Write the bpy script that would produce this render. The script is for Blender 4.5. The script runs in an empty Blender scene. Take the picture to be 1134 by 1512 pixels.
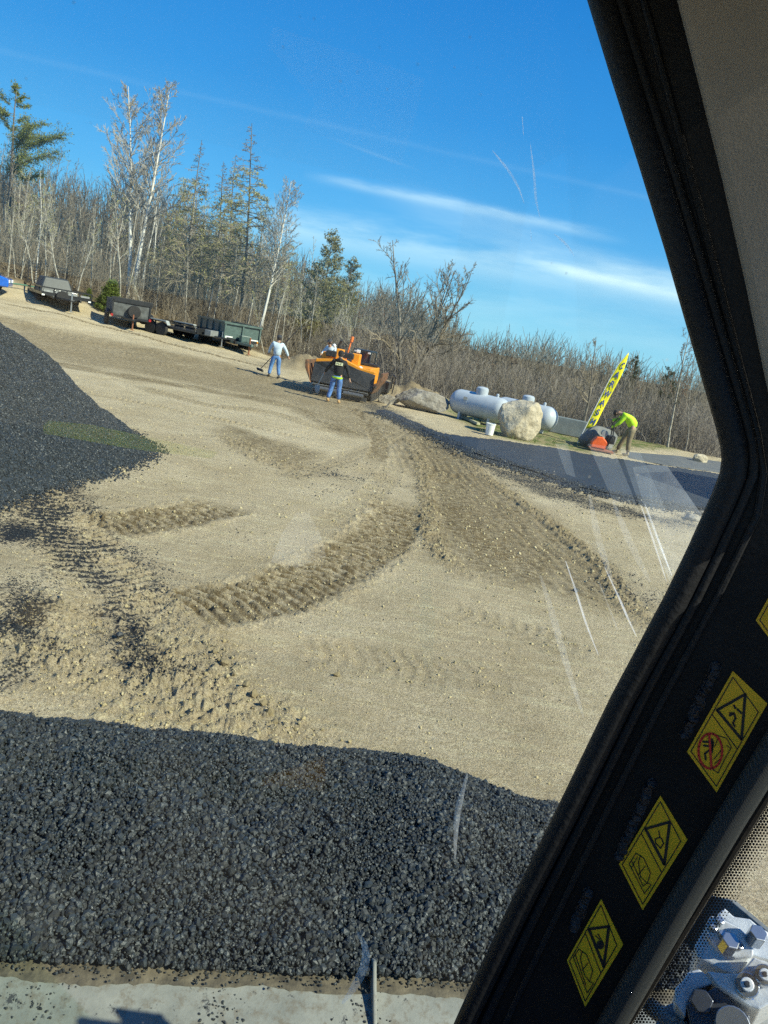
import bpy, bmesh, math, random
import numpy as np
from mathutils import Vector, Matrix
R = math.radians
random.seed(7); RNG = np.random.default_rng(11)
SC = bpy.context.scene; COL = SC.collection

# ------------------------------------------------------------------ camera
CH, CF, CP, CR = 2.75, 1136.0, R(12.9), R(10.5)
_f = np.array([0, math.cos(CP), -math.sin(CP)]); _r0 = np.array([1., 0, 0]); _u0 = np.cross(_r0, _f)
_r = _r0*math.cos(CR)+_u0*math.sin(CR); _u = _u0*math.cos(CR)-_r0*math.sin(CR)
cd = bpy.data.cameras.new('camera'); cam = bpy.data.objects.new('camera', cd); COL.objects.link(cam)
cam.matrix_world = Matrix(((_r[0], _u[0], -_f[0], 0), (_r[1], _u[1], -_f[1], 0), (_r[2], _u[2], -_f[2], CH), (0, 0, 0, 1)))
cd.sensor_fit = 'VERTICAL'; cd.sensor_height = 36; cd.lens = 36*CF/1512; cd.clip_start = .05; cd.clip_end = 9000
SC.camera = cam
SC.render.resolution_x = 768; SC.render.resolution_y = 1024

# ------------------------------------------------------------------ light
SUN_AZ, SUN_EL = R(118), R(40)          # compass angle from +Y towards +X, elevation
sv = Vector((math.sin(SUN_AZ)*math.cos(SUN_EL), math.cos(SUN_AZ)*math.cos(SUN_EL), math.sin(SUN_EL)))
sl = bpy.data.lights.new('sun', 'SUN'); sl.energy = 5.0; sl.angle = R(.5); sl.color = (1, .93, .76)
so = bpy.data.objects.new('sun', sl); COL.objects.link(so); so.rotation_euler = sv.to_track_quat('Z', 'Y').to_euler()
W = bpy.data.worlds.new('World'); SC.world = W; W.use_nodes = True
SC.view_settings.view_transform = 'Standard'; SC.view_settings.look = 'None'; SC.view_settings.exposure = 0.7; SC.view_settings.gamma = 1
try:
    SC.cycles.use_denoising = False; SC.cycles.max_bounces = 8; SC.cycles.transparent_max_bounces = 24; SC.cycles.sample_clamp_indirect = 6
except Exception: pass

def ray(x, y):
    d = _f*CF+_r*(x-567)-_u*(y-756); return d/np.linalg.norm(d)
E0 = np.array([0, 0, CH])
def atY(x, y, Y):
    d = ray(x, y); return E0+d*(Y/d[1])
def atd(x, y, t): return E0+ray(x, y)*t

def world_nodes():
    nt = W.node_tree; N, L = nt.nodes, nt.links; N.clear()
    out = N.new('ShaderNodeOutputWorld'); bg = N.new('ShaderNodeBackground'); bg.inputs[1].default_value = .09
    sky = N.new('ShaderNodeTexSky'); sky.sky_type = 'NISHITA'; sky.sun_disc = False
    sky.sun_elevation = SUN_EL; sky.sun_rotation = SUN_AZ; sky.altitude = 100; sky.air_density = 1.0; sky.dust_density = .3; sky.ozone_density = 2.2
    tc = N.new('ShaderNodeTexCoord')
    def dot(v):
        n = N.new('ShaderNodeVectorMath'); n.operation = 'DOT_PRODUCT'; L.new(tc.outputs['Generated'], n.inputs[0]); n.inputs[1].default_value = tuple(v); return n.outputs['Value']
    def m(op, a, b=None, clamp=False):
        n = N.new('ShaderNodeMath'); n.operation = op; n.use_clamp = clamp
        for i, q in enumerate((a, b)):
            if q is None: continue
            if isinstance(q, (int, float)): n.inputs[i].default_value = q
            else: L.new(q, n.inputs[i])
        return n.outputs[0]
    total = None
    # cirrus bands lie along great circles of the sky: (two pixels of the axis), half width, strength
    for a, b, wd, amp, s0, s1, sc in (((470, 345), (1000, 432), .020, .55, -.1, 9, 7), ((470, 262), (850, 340), .0055, .42, -.02, .37, 10), ((0, 75), (330, 150), .003, .05, -.5, 9, 4),
                              ((760, 385), (1000, 434), .006, .5, 0, 9, 9), ((900, 395), (1134, 470), .014, .2, -.3, 9, 6), ((480, 200), (600, 245), .0018, .14, 0, .12, 4), ((700, 480), (1000, 520), .05, .22, -.5, 9, 5)):
        ra, rb = ray(*a), ray(*b); n = np.cross(ra, rb); n /= np.linalg.norm(n); t = rb-ra*np.dot(ra, rb); t /= np.linalg.norm(t)
        mp = N.new('ShaderNodeCombineXYZ'); dn = dot(n); dt = dot(t)
        L.new(m('MULTIPLY', dt, sc), mp.inputs[0]); L.new(m('MULTIPLY', dn, sc*5), mp.inputs[1]); mp.inputs[2].default_value = sc
        no = N.new('ShaderNodeTexNoise'); no.inputs['Scale'].default_value = 1.; no.inputs['Detail'].default_value = 7; no.inputs['Roughness'].default_value = .6
        L.new(mp.outputs[0], no.inputs['Vector'])
        dd = m('ADD', dn, m('MULTIPLY', m('SUBTRACT', no.outputs['Fac'], .5), wd*2.2))
        q = m('DIVIDE', dd, wd); g = m('POWER', 2.718, m('MULTIPLY', m('MULTIPLY', q, q), -1.))
        e = m('MULTIPLY', m('SUBTRACT', dt, s0), 14, True); e2 = m('MULTIPLY', m('SUBTRACT', s1, dt), 14, True)
        fr = m('MULTIPLY', dot(_f), 3, True)
        v = m('MULTIPLY', m('MULTIPLY', m('MULTIPLY', g, m('MULTIPLY', e, e2)), fr), m('MULTIPLY', m('ADD', m('MULTIPLY', no.outputs['Fac'], 1.5), -.2), amp, True))
        total = v if total is None else m('ADD', total, v, True)
    mix = N.new('ShaderNodeMix'); mix.data_type = 'RGBA'; L.new(total, mix.inputs[0])
    hsv = N.new('ShaderNodeHueSaturation'); hsv.inputs['Saturation'].default_value = 1.12; hsv.inputs['Value'].default_value = 1.0
    tn = N.new('ShaderNodeVectorMath'); tn.operation = 'MULTIPLY'; L.new(sky.outputs[0], tn.inputs[0]); tn.inputs[1].default_value = (.66, 1.12, 1.36); L.new(tn.outputs[0], hsv.inputs['Color'])
    cr = N.new('ShaderNodeValToRGB'); sx = N.new('ShaderNodeSeparateXYZ'); L.new(tc.outputs['Generated'], sx.inputs[0]); L.new(sx.outputs[2], cr.inputs[0]); e = cr.color_ramp.elements
    for i, (p, c) in enumerate(((0., (.19, .50, .73)), (.13, (.085, .34, .71)), (.25, (.032, .235, .64)), (.40, (.012, .165, .56)), (1., (.02, .10, .36)))):
        q = e[i] if i < 2 else e.new(p); q.position = p; q.color = (*c, 1)
    sc_ = N.new('ShaderNodeVectorMath'); sc_.operation = 'SCALE'; L.new(cr.outputs[0], sc_.inputs[0]); sc_.inputs['Scale'].default_value = 10.
    m0 = N.new('ShaderNodeMix'); m0.data_type = 'RGBA'; m0.inputs[0].default_value = .85; L.new(hsv.outputs[0], m0.inputs[6]); L.new(sc_.outputs[0], m0.inputs[7]); L.new(m0.outputs[2], mix.inputs[6]); mix.inputs[7].default_value = (7.5, 9., 9.6, 1)
    L.new(mix.outputs[2], bg.inputs[0]); L.new(bg.outputs[0], out.inputs[0])
world_nodes()

# ------------------------------------------------------------------ noise
_P = np.random.default_rng(3).permutation(1024); _P = np.concatenate([_P, _P])
_G = np.random.default_rng(5).uniform(-1, 1, (1024, 2)); _G /= np.linalg.norm(_G, axis=1, keepdims=True)
def perlin(x, y):
    x = np.asarray(x, float); y = np.asarray(y, float)
    xi = np.floor(x).astype(int); yi = np.floor(y).astype(int); fx = x-xi; fy = y-yi
    u = fx*fx*(3-2*fx); v = fy*fy*(3-2*fy)
    def g(a, b, dx, dy):
        h = _P[(_P[a & 1023]+b) & 1023]; return _G[h, 0]*dx+_G[h, 1]*dy
    n00 = g(xi, yi, fx, fy); n10 = g(xi+1, yi, fx-1, fy); n01 = g(xi, yi+1, fx, fy-1); n11 = g(xi+1, yi+1, fx-1, fy-1)
    return (n00*(1-u)+n10*u)*(1-v)+(n01*(1-u)+n11*u)*v
def fbm(x, y, o=4, f=1., p=.5):
    s = 0; a = 1.
    for i in range(o): s = s+a*perlin(np.asarray(x)*f+i*17.3, np.asarray(y)*f-i*9.1); f *= 2.03; a *= p
    return s
def ss(a, b, x):
    t = np.clip((x-a)/(b-a), 0, 1); return t*t*(3-2*t)

# ------------------------------------------------------------------ terrain
def mound(x, y, cx, cy, rx, ry, h, rot=0):
    c, s = math.cos(rot), math.sin(rot); dx = x-cx; dy = y-cy; a = (dx*c+dy*s)/rx; b = (-dx*s+dy*c)/ry
    return h*np.exp(-(a*a+b*b)*1.2)
def terrain(x, y):
    x = np.asarray(x, float); y = np.asarray(y, float)
    d = np.hypot(x, y); az = np.degrees(np.arctan2(x, np.maximum(y, 1e-3)))
    A = np.interp(az, [-90, -35, -24, -13, -6, 0], [2.2, 2.0, 1.55, 1.0, .15, 0]); t = np.clip((d-30)/25, 0, 1.35)
    z = A*t**1.6*np.where(y > 0, 1, 0)
    z = z+.9*np.interp(az, [-90, -30, -20, -10, -4], [1, 1, .8, .35, 0])*ss(47, 56, d)
    z = z-2.4*ss(0, 5, az)*ss(38, 52, d)*(1-ss(60, 200, d)*.5)
    z = z+mound(x, y, -5.0, 38.8, 1.7, 1.2, 1.25, .3)*.8*(1+.3*fbm(x, y, 3, 1.5))
    z = z+mound(x, y, .2, 34.6, 2.6, 1.3, .75)*(1+.5*fbm(x, y, 3, 1.5))
    z = z
    return z
def G(x, y, zoff=0.):
    d = ray(x, y); t = 1.
    lo, hi = 1., None
    for k in range(4000):
        t += .12; p = E0+d*t
        if p[2] <= float(terrain(p[0], p[1]))+zoff: break
        if t > 400: break
    a, b = t-.12, t
    for _ in range(30):
        m = (a+b)/2; p = E0+d*m
        if p[2] <= float(terrain(p[0], p[1]))+zoff: b = m
        else: a = m
    p = E0+d*b; return p

def gpoly(pts): return np.array([G(a, b)[:2] for a, b in pts])
def seg_dist(X, Y, P):
    """distance to polyline, signed side, running length"""
    best = np.full(X.shape, 1e9); along = np.zeros(X.shape); side = np.zeros(X.shape); L = 0
    for i in range(len(P)-1):
        a = P[i]; b = P[i+1]; ab = b-a; l = np.hypot(*ab)
        t = np.clip(((X-a[0])*ab[0]+(Y-a[1])*ab[1])/(l*l), 0, 1)
        dx = X-a[0]-t*ab[0]; dy = Y-a[1]-t*ab[1]; d = np.hypot(dx, dy); m = d < best
        best = np.where(m, d, best); along = np.where(m, L+t*l, along); side = np.where(m, ab[0]*dy-ab[1]*dx, side); L += l
    return best, along, np.sign(side), L
def smooth_line(P, n=40):
    P = np.asarray(P, float); k = len(P)
    if k < 3: return P
    out = []
    for i in range(k-1):
        p0, p1, p2, p3 = P[max(i-1, 0)], P[i], P[i+1], P[min(i+2, k-1)]
        for t in np.linspace(0, 1, max(3, n//k), endpoint=False):
            out.append(.5*((2*p1)+(-p0+p2)*t+(2*p0-5*p1+4*p2-p3)*t*t+(-p0+3*p1-3*p2+p3)*t**3))
    out.append(P[-1]); return np.array(out)
def in_poly(X, Y, P):
    r = np.zeros(X.shape, bool); j = len(P)-1
    for i in range(len(P)):
        a, b = P[i], P[j]
        if a[1] != b[1]:
            c = ((a[1] > Y) != (b[1] > Y)) & (X < (b[0]-a[0])*(Y-a[1])/(b[1]-a[1])+a[0]); r ^= c
        j = i
    return r
def sd_poly(X, Y, P):
    Q = np.vstack([P, P[:1]]); d = seg_dist(X, Y, Q)[0]; return np.where(in_poly(X, Y, P), d, -d)

# asphalt mat outline on the ground (new pavement) and the older lane behind it
NEWASP = smooth_line(gpoly([(556, 606), (575, 608), (620, 627), (660, 642), (740, 652), (800, 660), (880, 674), (960, 686), (1060, 700), (1200, 716)]), 40)
NEWASP_LOW = smooth_line(gpoly([(1240, 800), (1120, 770), (1040, 757), (990, 750), (940, 741), (880, 728), (830, 716), (790, 700), (740, 686), (700, 672), (650, 650), (600, 628), (556, 610)]), 40)
NEWASP = np.vstack([NEWASP, NEWASP_LOW])
OLDASP = gpoly([(925, 667), (1000, 673), (1080, 684), (1240, 700), (1240, 716), (1060, 697), (975, 685), (930, 676)])

TRK = [ # pixels of the centre line, half width m, kind, strength
 ([(140, 778), (200, 771), (260, 763), (345, 743)], .44, 'lug', 1.0),
 ([(255, 905), (340, 890), (420, 872), (500, 838), (550, 805), (585, 765), (596, 735)], .46, 'lug', 1.0),
 ([(40, 715), (85, 760), (130, 820), (170, 880), (215, 950)], .44, 'lugs', .9),
 ([(200, 850), (250, 930), (310, 1010), (400, 1090), (480, 1180)], .38, 'pale', 1.0),
 ([(0, 860), (70, 930), (170, 990), (260, 1050), (350, 1110)], .42, 'pale', 1.0),
 ([(0, 915), (60, 985), (130, 1040)], .3, 'pale', .7),
 ([(600, 640), (625, 700), (632, 760), (645, 812), (690, 850), (800, 872)], .16, 'rough', 1.0),
 ([(640, 640), (700, 690), (760, 735), (830, 785), (880, 832), (930, 900), (1000, 990)], .17, 'rough', 1.0),
 ([(620, 630), (690, 700), (760, 760), (830, 820), (890, 880)], .5, 'soft', .7),
 ([(655, 740), (700, 790), (770, 850)], .4, 'lug', .35),
 ([(440, 570), (520, 610), (600, 650), (640, 700)], .6, 'soft', .8),
 ([(0, 470), (120, 500), (260, 530), (400, 560), (470, 580)], .7, 'soft', .7),
 ([(0, 520), (150, 548), (300, 575), (430, 600), (520, 640)], .5, 'soft', .8),
 ([(190, 565), (300, 598), (400, 610), (470, 632), (530, 640)], .3, 'rough', .6),
 ([(330, 640), (370, 665), (420, 688), (470, 692)], .35, 'rough', .8),
 ([(520, 600), (560, 650), (545, 690)], .25, 'lug', .5),
 ([(0, 445), (150, 480), (300, 520), (420, 550)], .25, 'lug', .6),
 ([(700, 700), (790, 715), (900, 745), (1010, 790)], .12, 'rough', .35),
 ([(690, 690), (760, 700), (840, 722)], .2, 'rough', .5),
 ([(0, 555), (180, 590), (330, 622), (480, 655)], .22, 'lugs', .5), ([(60, 480), (260, 545), (420, 585), (520, 612)], .2, 'lugs', .6), ([(120, 470), (330, 530), (450, 575)], .12, 'rough', .35),
 ([(430, 700), (540, 668), (590, 640)], .2, 'soft', .5), ([(480, 780), (560, 720), (590, 670)], .25, 'lugs', .35), ([(250, 640), (330, 650), (400, 690)], .12, 'rough', .3), ([(660, 900), (760, 930), (900, 990)], .3, 'lugs', .18), ([(420, 960), (600, 985), (800, 1010)], .35, 'lugs', .16),
]
TRKW = [(smooth_line(gpoly(p), 36), w, k, s) for p, w, k, s in TRK]
MOIST_POLYS = [(gpoly([(560, 610), (600, 655), (625, 760), (640, 812), (690, 850), (800, 872), (880, 850), (800, 760), (720, 700), (640, 640), (600, 618)]), .6, .55),
               (gpoly([(0, 470), (180, 505), (350, 540), (540, 590), (600, 650), (520, 640), (400, 590), (200, 550), (0, 520)]), 1.2, .45),
               (gpoly([(330, 628), (400, 650), (480, 672), (470, 696), (420, 690), (360, 670)]), .5, .5)]
CRUMB = [(gpoly([(0, 690), (120, 720), (170, 820), (215, 900), (230, 985), (180, 960), (120, 880), (40, 800), (0, 800)]), .6, .92),
         (gpoly([(0, 850), (60, 860), (90, 960), (60, 1010), (0, 1000)]), .5, .75),
         (gpoly([(160, 790), (260, 880), (300, 960), (240, 960), (180, 880)]), .5, .58),
         (gpoly([(430, 690), (560, 690), (590, 715), (480, 722)]), .8, .34),
         (gpoly([(640, 640), (700, 676), (800, 708), (900, 742), (1040, 770), (1040, 785), (900, 760), (780, 728), (640, 660)]), .8, .6),
         (gpoly([(540, 585), (600, 610), (640, 640), (560, 612), (520, 596)]), .8, .6)]
CRUMB.append((gpoly([(880, 820), (935, 850), (985, 900), (940, 930), (890, 870)]), .5, .35))
TRKB = [(P[:, 0].min()-w*3.4, P[:, 0].max()+w*3.4, P[:, 1].min()-w*3.4, P[:, 1].max()+w*3.4) for P, w, _, _ in TRKW]

def ground_fields(X, Y):
    d = np.hypot(X, Y); Z = terrain(X, Y); near = 1-ss(60, 120, d)
    Z = Z+near*(.05*fbm(X, Y, 3, .16)+.022*fbm(X, Y, 4, .9))+ss(24, 44, d)*near*.12*fbm(X, Y, 3, .35)
    LG = np.zeros(X.shape); M = np.zeros(X.shape); C = np.zeros(X.shape); Rg = np.zeros(X.shape)
    hf = fbm(X, Y, 4, 9., .6)*.012*(1-ss(14, 26, d))
    Z = Z+hf*.35
    for (P, w, k, s), bb in zip(TRKW, TRKB):
        m = (X > bb[0]) & (X < bb[1]) & (Y > bb[2]) & (Y < bb[3])
        if not m.any(): continue
        x, y = X[m], Y[m]; ja = .03 if 'lug' in k else .10; jx = x+ja*perlin(x*2.3, y*2.3); jy = y+ja*perlin(x*2.3+40, y*2.3)
        dist, al, side, L = seg_dist(jx, jy, P); fl_ = .03*L+.12 if 'lug' in k else .12*L+.3; fade = ss(0, fl_, al)*ss(0, .12*L+.3, L-al)
        if k == 'soft': fade = np.ones_like(fade)
        q = dist/w; lump = fbm(x, y, 4, 8.5, .62)
        inside = 1-ss(.75, 1.15, q+.35*perlin(x*1.9+5, y*1.9))
        if k in ('lug', 'lugs'):
            ph = (al+dist*.30)/.145*2*math.pi+perlin(x*2, y*2)*.7
            lug = np.tanh(1.6*np.sin(ph)+.3)*(.5+.5*ss(-1.1, .4, side*q))
            Z[m] += s*fade*(inside*(-.014+.030*lug*(.75+1.1*perlin(x*1.7, y*2.6))+.022*lump)+.03*np.exp(-((q-1.1)/.25)**2)*(.5+lump))
            LG[m] = np.maximum(LG[m], inside*fade*ss(-.5, .6, lug+.8*lump))
            M[m] = np.maximum(M[m], inside*fade*(.68 if k == 'lug' else .17)*(.85+.7*lump-.45*lug)); Rg[m] = np.maximum(Rg[m], inside*fade*.55)
        elif k in ('rough', 'pale'):
            l2 = np.abs(fbm(x, y, 4, 6.0, .65))
            edge = 1-ss(.6, 1.5, q+.5*lump)
            Z[m] += s*fade*edge*((.075 if k == 'rough' else .055)*l2+.01)
            M[m] = np.maximum(M[m], edge*fade*(.42 if k == 'rough' else .10)*s); Rg[m] = np.maximum(Rg[m], edge*fade*s)
        else:
            b = 1-ss(.5, 2.2, q+.5*perlin(x*.8, y*.8))
            Z[m] += -.012*s*b+.012*s*b*np.sin(dist/.2*2*math.pi)*fade
            M[m] = np.maximum(M[m], b*.72*s*(.8+.5*perlin(x*1.5, y*1.5)))
    for P, e, a in MOIST_POLYS:
        m = (X > P[:, 0].min()-2) & (X < P[:, 0].max()+2) & (Y > P[:, 1].min()-2) & (Y < P[:, 1].max()+2)
        x, y = X[m], Y[m]; sd = sd_poly(x, y, P)+.5*fbm(x, y, 3, .9)
        M[m] = np.maximum(M[m], a*ss(-e, e, sd)); Rg[m] = np.maximum(Rg[m], .4*ss(-e, e, sd)); Z[m] += .012*fbm(x, y, 3, 7.)*ss(-e, e, sd)
    for P, e, a in CRUMB:
        m = (X > P[:, 0].min()-2) & (X < P[:, 0].max()+2) & (Y > P[:, 1].min()-2) & (Y < P[:, 1].max()+2)
        x, y = X[m], Y[m]; sd = sd_poly(x, y, P)+.45*fbm(x, y, 4, 1.6)
        C[m] = np.maximum(C[m], a*ss(-e, e, sd))
    C = C*(1-.42*LG)
    az = np.degrees(np.arctan2(X, np.maximum(Y, .01)))
    # forest floor and grass verge
    FL = np.clip(1.3*(mound(X, Y, -5.0, 38.8, 2.1, 1.6, .75, .3)+mound(X, Y, .2, 34.6, 2.8, 1.5, .6)), 0, .75)
    FL = np.maximum(FL, ss(-1.2, 1.2, d-np.interp(az, FRONT_AZ, FRONT_D)+1.0+fbm(X, Y, 3, .5)*2))
    verge = ss(-.6, .6, sd_poly(X, Y, VERGE)+.5*fbm(X, Y, 3, 1.2)) if True else 0
    return Z, M, C, Rg, FL, verge
FRONT_AZ = [-60, -32, -24, -13, -7, 0, 8, 15, 19, 24, 60]; FRONT_D = [60, 53, 52, 48, 45, 39, 38.5, 38.5, 38.5, 39, 45]
VERGE = gpoly([(655, 585), (665, 612), (700, 632), (745, 648), (800, 655), (870, 668), (930, 662), (1000, 664), (940, 640), (840, 600), (740, 575)])

# ------------------------------------------------------------------ mesh helpers
def tag(o, label=None, cat=None, group=None, kind=None):
    if label: o['label'] = label
    if cat: o['category'] = cat
    if group: o['group'] = group
    if kind: o['kind'] = kind
    return o
def npmesh(name, V, F, mat=None, parent=None, smooth=False, sizes=None):
    me = bpy.data.meshes.new(name); V = np.asarray(V, np.float32); me.vertices.add(len(V)); me.vertices.foreach_set('co', V.ravel())
    F = np.asarray(F, np.int32); k = F.shape[1]; n = len(F)
    me.loops.add(n*k); me.loops.foreach_set('vertex_index', F.ravel()); me.polygons.add(n)
    me.polygons.foreach_set('loop_start', np.arange(n, dtype=np.int32)*k)
    me.polygons.foreach_set('use_smooth', np.full(n, bool(smooth)))
    me.update(calc_edges=True)
    if mat: me.materials.append(mat)
    o = bpy.data.objects.new(name, me); COL.objects.link(o)
    if parent: o.parent = parent
    return o
def empty(name, loc=(0, 0, 0), rz=0, s=1.):
    o = bpy.data.objects.new(name, None); COL.objects.link(o); o.location = loc; o.rotation_euler = (0, 0, rz); o.scale = (s, s, s); o.empty_display_size = .1; return o

class MB:
    def __init__(s): s.bm = bmesh.new(); s.M = Matrix.Identity(4)
    def _add(s, vs, fs):
        b = [s.bm.verts.new(s.M @ Vector(v)) for v in vs]
        for f in fs:
            try: s.bm.faces.new([b[i] for i in f])
            except ValueError: pass
        return s
    def box(s, c, d, rot=None, taper=None):
        hx, hy, hz = d[0]/2, d[1]/2, d[2]/2; tx, ty = taper or (1, 1)
        vs = [Vector((sx*hx*(tx if sz > 0 else 1), sy*hy*(ty if sz > 0 else 1), sz*hz)) for sz in (-1, 1) for sy in (-1, 1) for sx in (-1, 1)]
        if rot:
            from mathutils import Euler
            m = Euler(rot).to_matrix(); vs = [m @ v for v in vs]
        return s._add([v+Vector(c) for v in vs], [(0, 2, 3, 1), (4, 5, 7, 6), (0, 1, 5, 4), (2, 6, 7, 3), (0, 4, 6, 2), (1, 3, 7, 5)])
    def cyl(s, a, b, r0, r1=None, n=12, caps=True):
        return s.tube([a, b], [r0, r0 if r1 is None else r1], n, caps)
    def tube(s, P, rr, n=8, caps=True):
        P = [Vector(p) for p in P]; rr = rr if isinstance(rr, (list, tuple)) else [rr]*len(P); vs = []; fs = []
        up = None
        for i, p in enumerate(P):
            t = (P[min(i+1, len(P)-1)]-P[max(i-1, 0)]).normalized()
            if up is None: up = t.orthogonal().normalized()
            up = (up-t*up.dot(t)).normalized(); sd = t.cross(up)
            for k in range(n): a = 2*math.pi*k/n; vs.append(p+(up*math.cos(a)+sd*math.sin(a))*rr[i])
        for i in range(len(P)-1):
            for k in range(n): q = (k+1) % n; fs.append((i*n+k, i*n+q, (i+1)*n+q, (i+1)*n+k))
        if caps: fs += [tuple(range(n-1, -1, -1)), tuple((len(P)-1)*n+k for k in range(n))]
        return s._add(vs, fs)
    def lathe(s, prof, c=(0, 0, 0), axis='Z', n=20):
        vs = []; fs = []
        for r, h in prof:
            for k in range(n):
                a = 2*math.pi*k/n; x, y = max(r, 1e-4)*math.cos(a), max(r, 1e-4)*math.sin(a)
                v = {'Z': (x, y, h), 'X': (h, x, y), 'Y': (y, h, x)}[axis]; vs.append(Vector(v)+Vector(c))
        for i in range(len(prof)-1):
            for k in range(n): q = (k+1) % n; fs.append((i*n+k, i*n+q, (i+1)*n+q, (i+1)*n+k))
        fs += [tuple(range(n-1, -1, -1)), tuple((len(prof)-1)*n+k for k in range(n))]
        return s._add(vs, fs)
    def prism(s, poly, vec):
        n = len(poly); vec = Vector(vec); a = [Vector(p) for p in poly]; vs = a+[p+vec for p in a]
        fs = [tuple(range(n-1, -1, -1)), tuple(range(n, 2*n))]+[(i, (i+1) % n, n+(i+1) % n, n+i) for i in range(n)]
        return s._add(vs, fs)
    def build(s, name, mat, parent=None, smooth=False, bevel=0, solid=0, seg=2):
        bmesh.ops.recalc_face_normals(s.bm, faces=s.bm.faces)
        me = bpy.data.meshes.new(name); s.bm.to_mesh(me); s.bm.free(); me.materials.append(mat)
        if smooth:
            me.polygons.foreach_set('use_smooth', [True]*len(me.polygons))
            try: me.set_sharp_from_angle(angle=R(38))
            except Exception: pass
        o = bpy.data.objects.new(name, me); COL.objects.link(o)
        if parent: o.parent = parent
        if bevel:
            b = o.modifiers.new('bevel', 'BEVEL'); b.width = bevel; b.segments = seg; b.limit_method = 'ANGLE'
        return o

# ------------------------------------------------------------------ materials
_MC = {}
def mat(name, col=(.5, .5, .5), rough=.6, metal=0., var=.12, vs=6., bump=0., bs=40., col2=None, thr=None, coat=0., spec=.5):
    if name in _MC: return _MC[name]
    m = bpy.data.materials.new(name); m.use_nodes = True; N, L = m.node_tree.nodes, m.node_tree.links; p = N['Principled BSDF']
    p.inputs['Roughness'].default_value = rough; p.inputs['Metallic'].default_value = metal; p.inputs['Specular IOR Level'].default_value = spec
    if coat: p.inputs['Coat Weight'].default_value = coat; p.inputs['Coat Roughness'].default_value = .1
    tc = N.new('ShaderNodeTexCoord'); no = N.new('ShaderNodeTexNoise'); no.inputs['Scale'].default_value = vs; no.inputs['Detail'].default_value = 6; no.inputs['Roughness'].default_value = .65
    L.new(tc.outputs['Object'], no.inputs['Vector'])
    cr = N.new('ShaderNodeValToRGB'); c2 = col2 or tuple(min(1, c*(1+var*2)) for c in col); c1 = col if col2 else tuple(c*(1-var) for c in col)
    t = thr or (.35, .65); cr.color_ramp.elements[0].position = t[0]; cr.color_ramp.elements[1].position = t[1]
    cr.color_ramp.elements[0].color = (*c1, 1); cr.color_ramp.elements[1].color = (*c2, 1)
    L.new(no.outputs['Fac'], cr.inputs[0]); L.new(cr.outputs[0], p.inputs['Base Color'])
    if bump:
        n2 = N.new('ShaderNodeTexNoise'); n2.inputs['Scale'].default_value = bs; n2.inputs['Detail'].default_value = 5; L.new(tc.outputs['Object'], n2.inputs['Vector'])
        b = N.new('ShaderNodeBump'); b.inputs['Strength'].default_value = bump; b.inputs['Distance'].default_value = .02; L.new(n2.outputs['Fac'], b.inputs['Height']); L.new(b.outputs[0], p.inputs['Normal'])
    _MC[name] = m; return m
class NT:
    def __init__(s, name):
        s.m = bpy.data.materials.new(name); s.m.use_nodes = True; s.N, s.L = s.m.node_tree.nodes, s.m.node_tree.links; s.p = s.N['Principled BSDF']; s.out = s.N['Material Output']
        s.tc = s.N.new('ShaderNodeTexCoord').outputs['Object']
    def noise(s, sc, det=5, rough=.6, vec=None):
        n = s.N.new('ShaderNodeTexNoise'); n.inputs['Scale'].default_value = sc; n.inputs['Detail'].default_value = det; n.inputs['Roughness'].default_value = rough; s.L.new(vec or s.tc, n.inputs['Vector']); return n.outputs['Fac']
    def voro(s, sc, out='Distance', vec=None):
        n = s.N.new('ShaderNodeTexVoronoi'); n.inputs['Scale'].default_value = sc; s.L.new(vec or s.tc, n.inputs['Vector']); return n.outputs[out]
    def attr(s, nm):
        n = s.N.new('ShaderNodeAttribute'); n.attribute_name = nm; return n.outputs['Fac']
    def m_(s, op, a, b=None, c=None, clamp=False):
        n = s.N.new('ShaderNodeMath'); n.operation = op; n.use_clamp = clamp
        for i, q in enumerate((a, b, c)):
            if q is None: continue
            if isinstance(q, (int, float)): n.inputs[i].default_value = q
            else: s.L.new(q, n.inputs[i])
        return n.outputs[0]
    def rng(s, x, a, b, c=0., d=1.):
        n = s.N.new('ShaderNodeMapRange'); n.clamp = True; s.L.new(x, n.inputs[0])
        for i, q in enumerate((a, b, c, d)): n.inputs[i+1].default_value = q
        return n.outputs[0]
    def mix(s, f, a, b):
        n = s.N.new('ShaderNodeMix'); n.data_type = 'RGBA'
        if isinstance(f, (int, float)): n.inputs[0].default_value = f
        else: s.L.new(f, n.inputs[0])
        for i, q in ((6, a), (7, b)):
            if isinstance(q, tuple): n.inputs[i].default_value = (*q, 1)
            else: s.L.new(q, n.inputs[i])
        return n.outputs[2]
    def bump(s, h, st, dist):
        b = s.N.new('ShaderNodeBump'); b.inputs['Strength'].default_value = st; b.inputs['Distance'].default_value = dist; s.L.new(h, b.inputs['Height']); s.L.new(b.outputs[0], s.p.inputs['Normal'])

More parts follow.
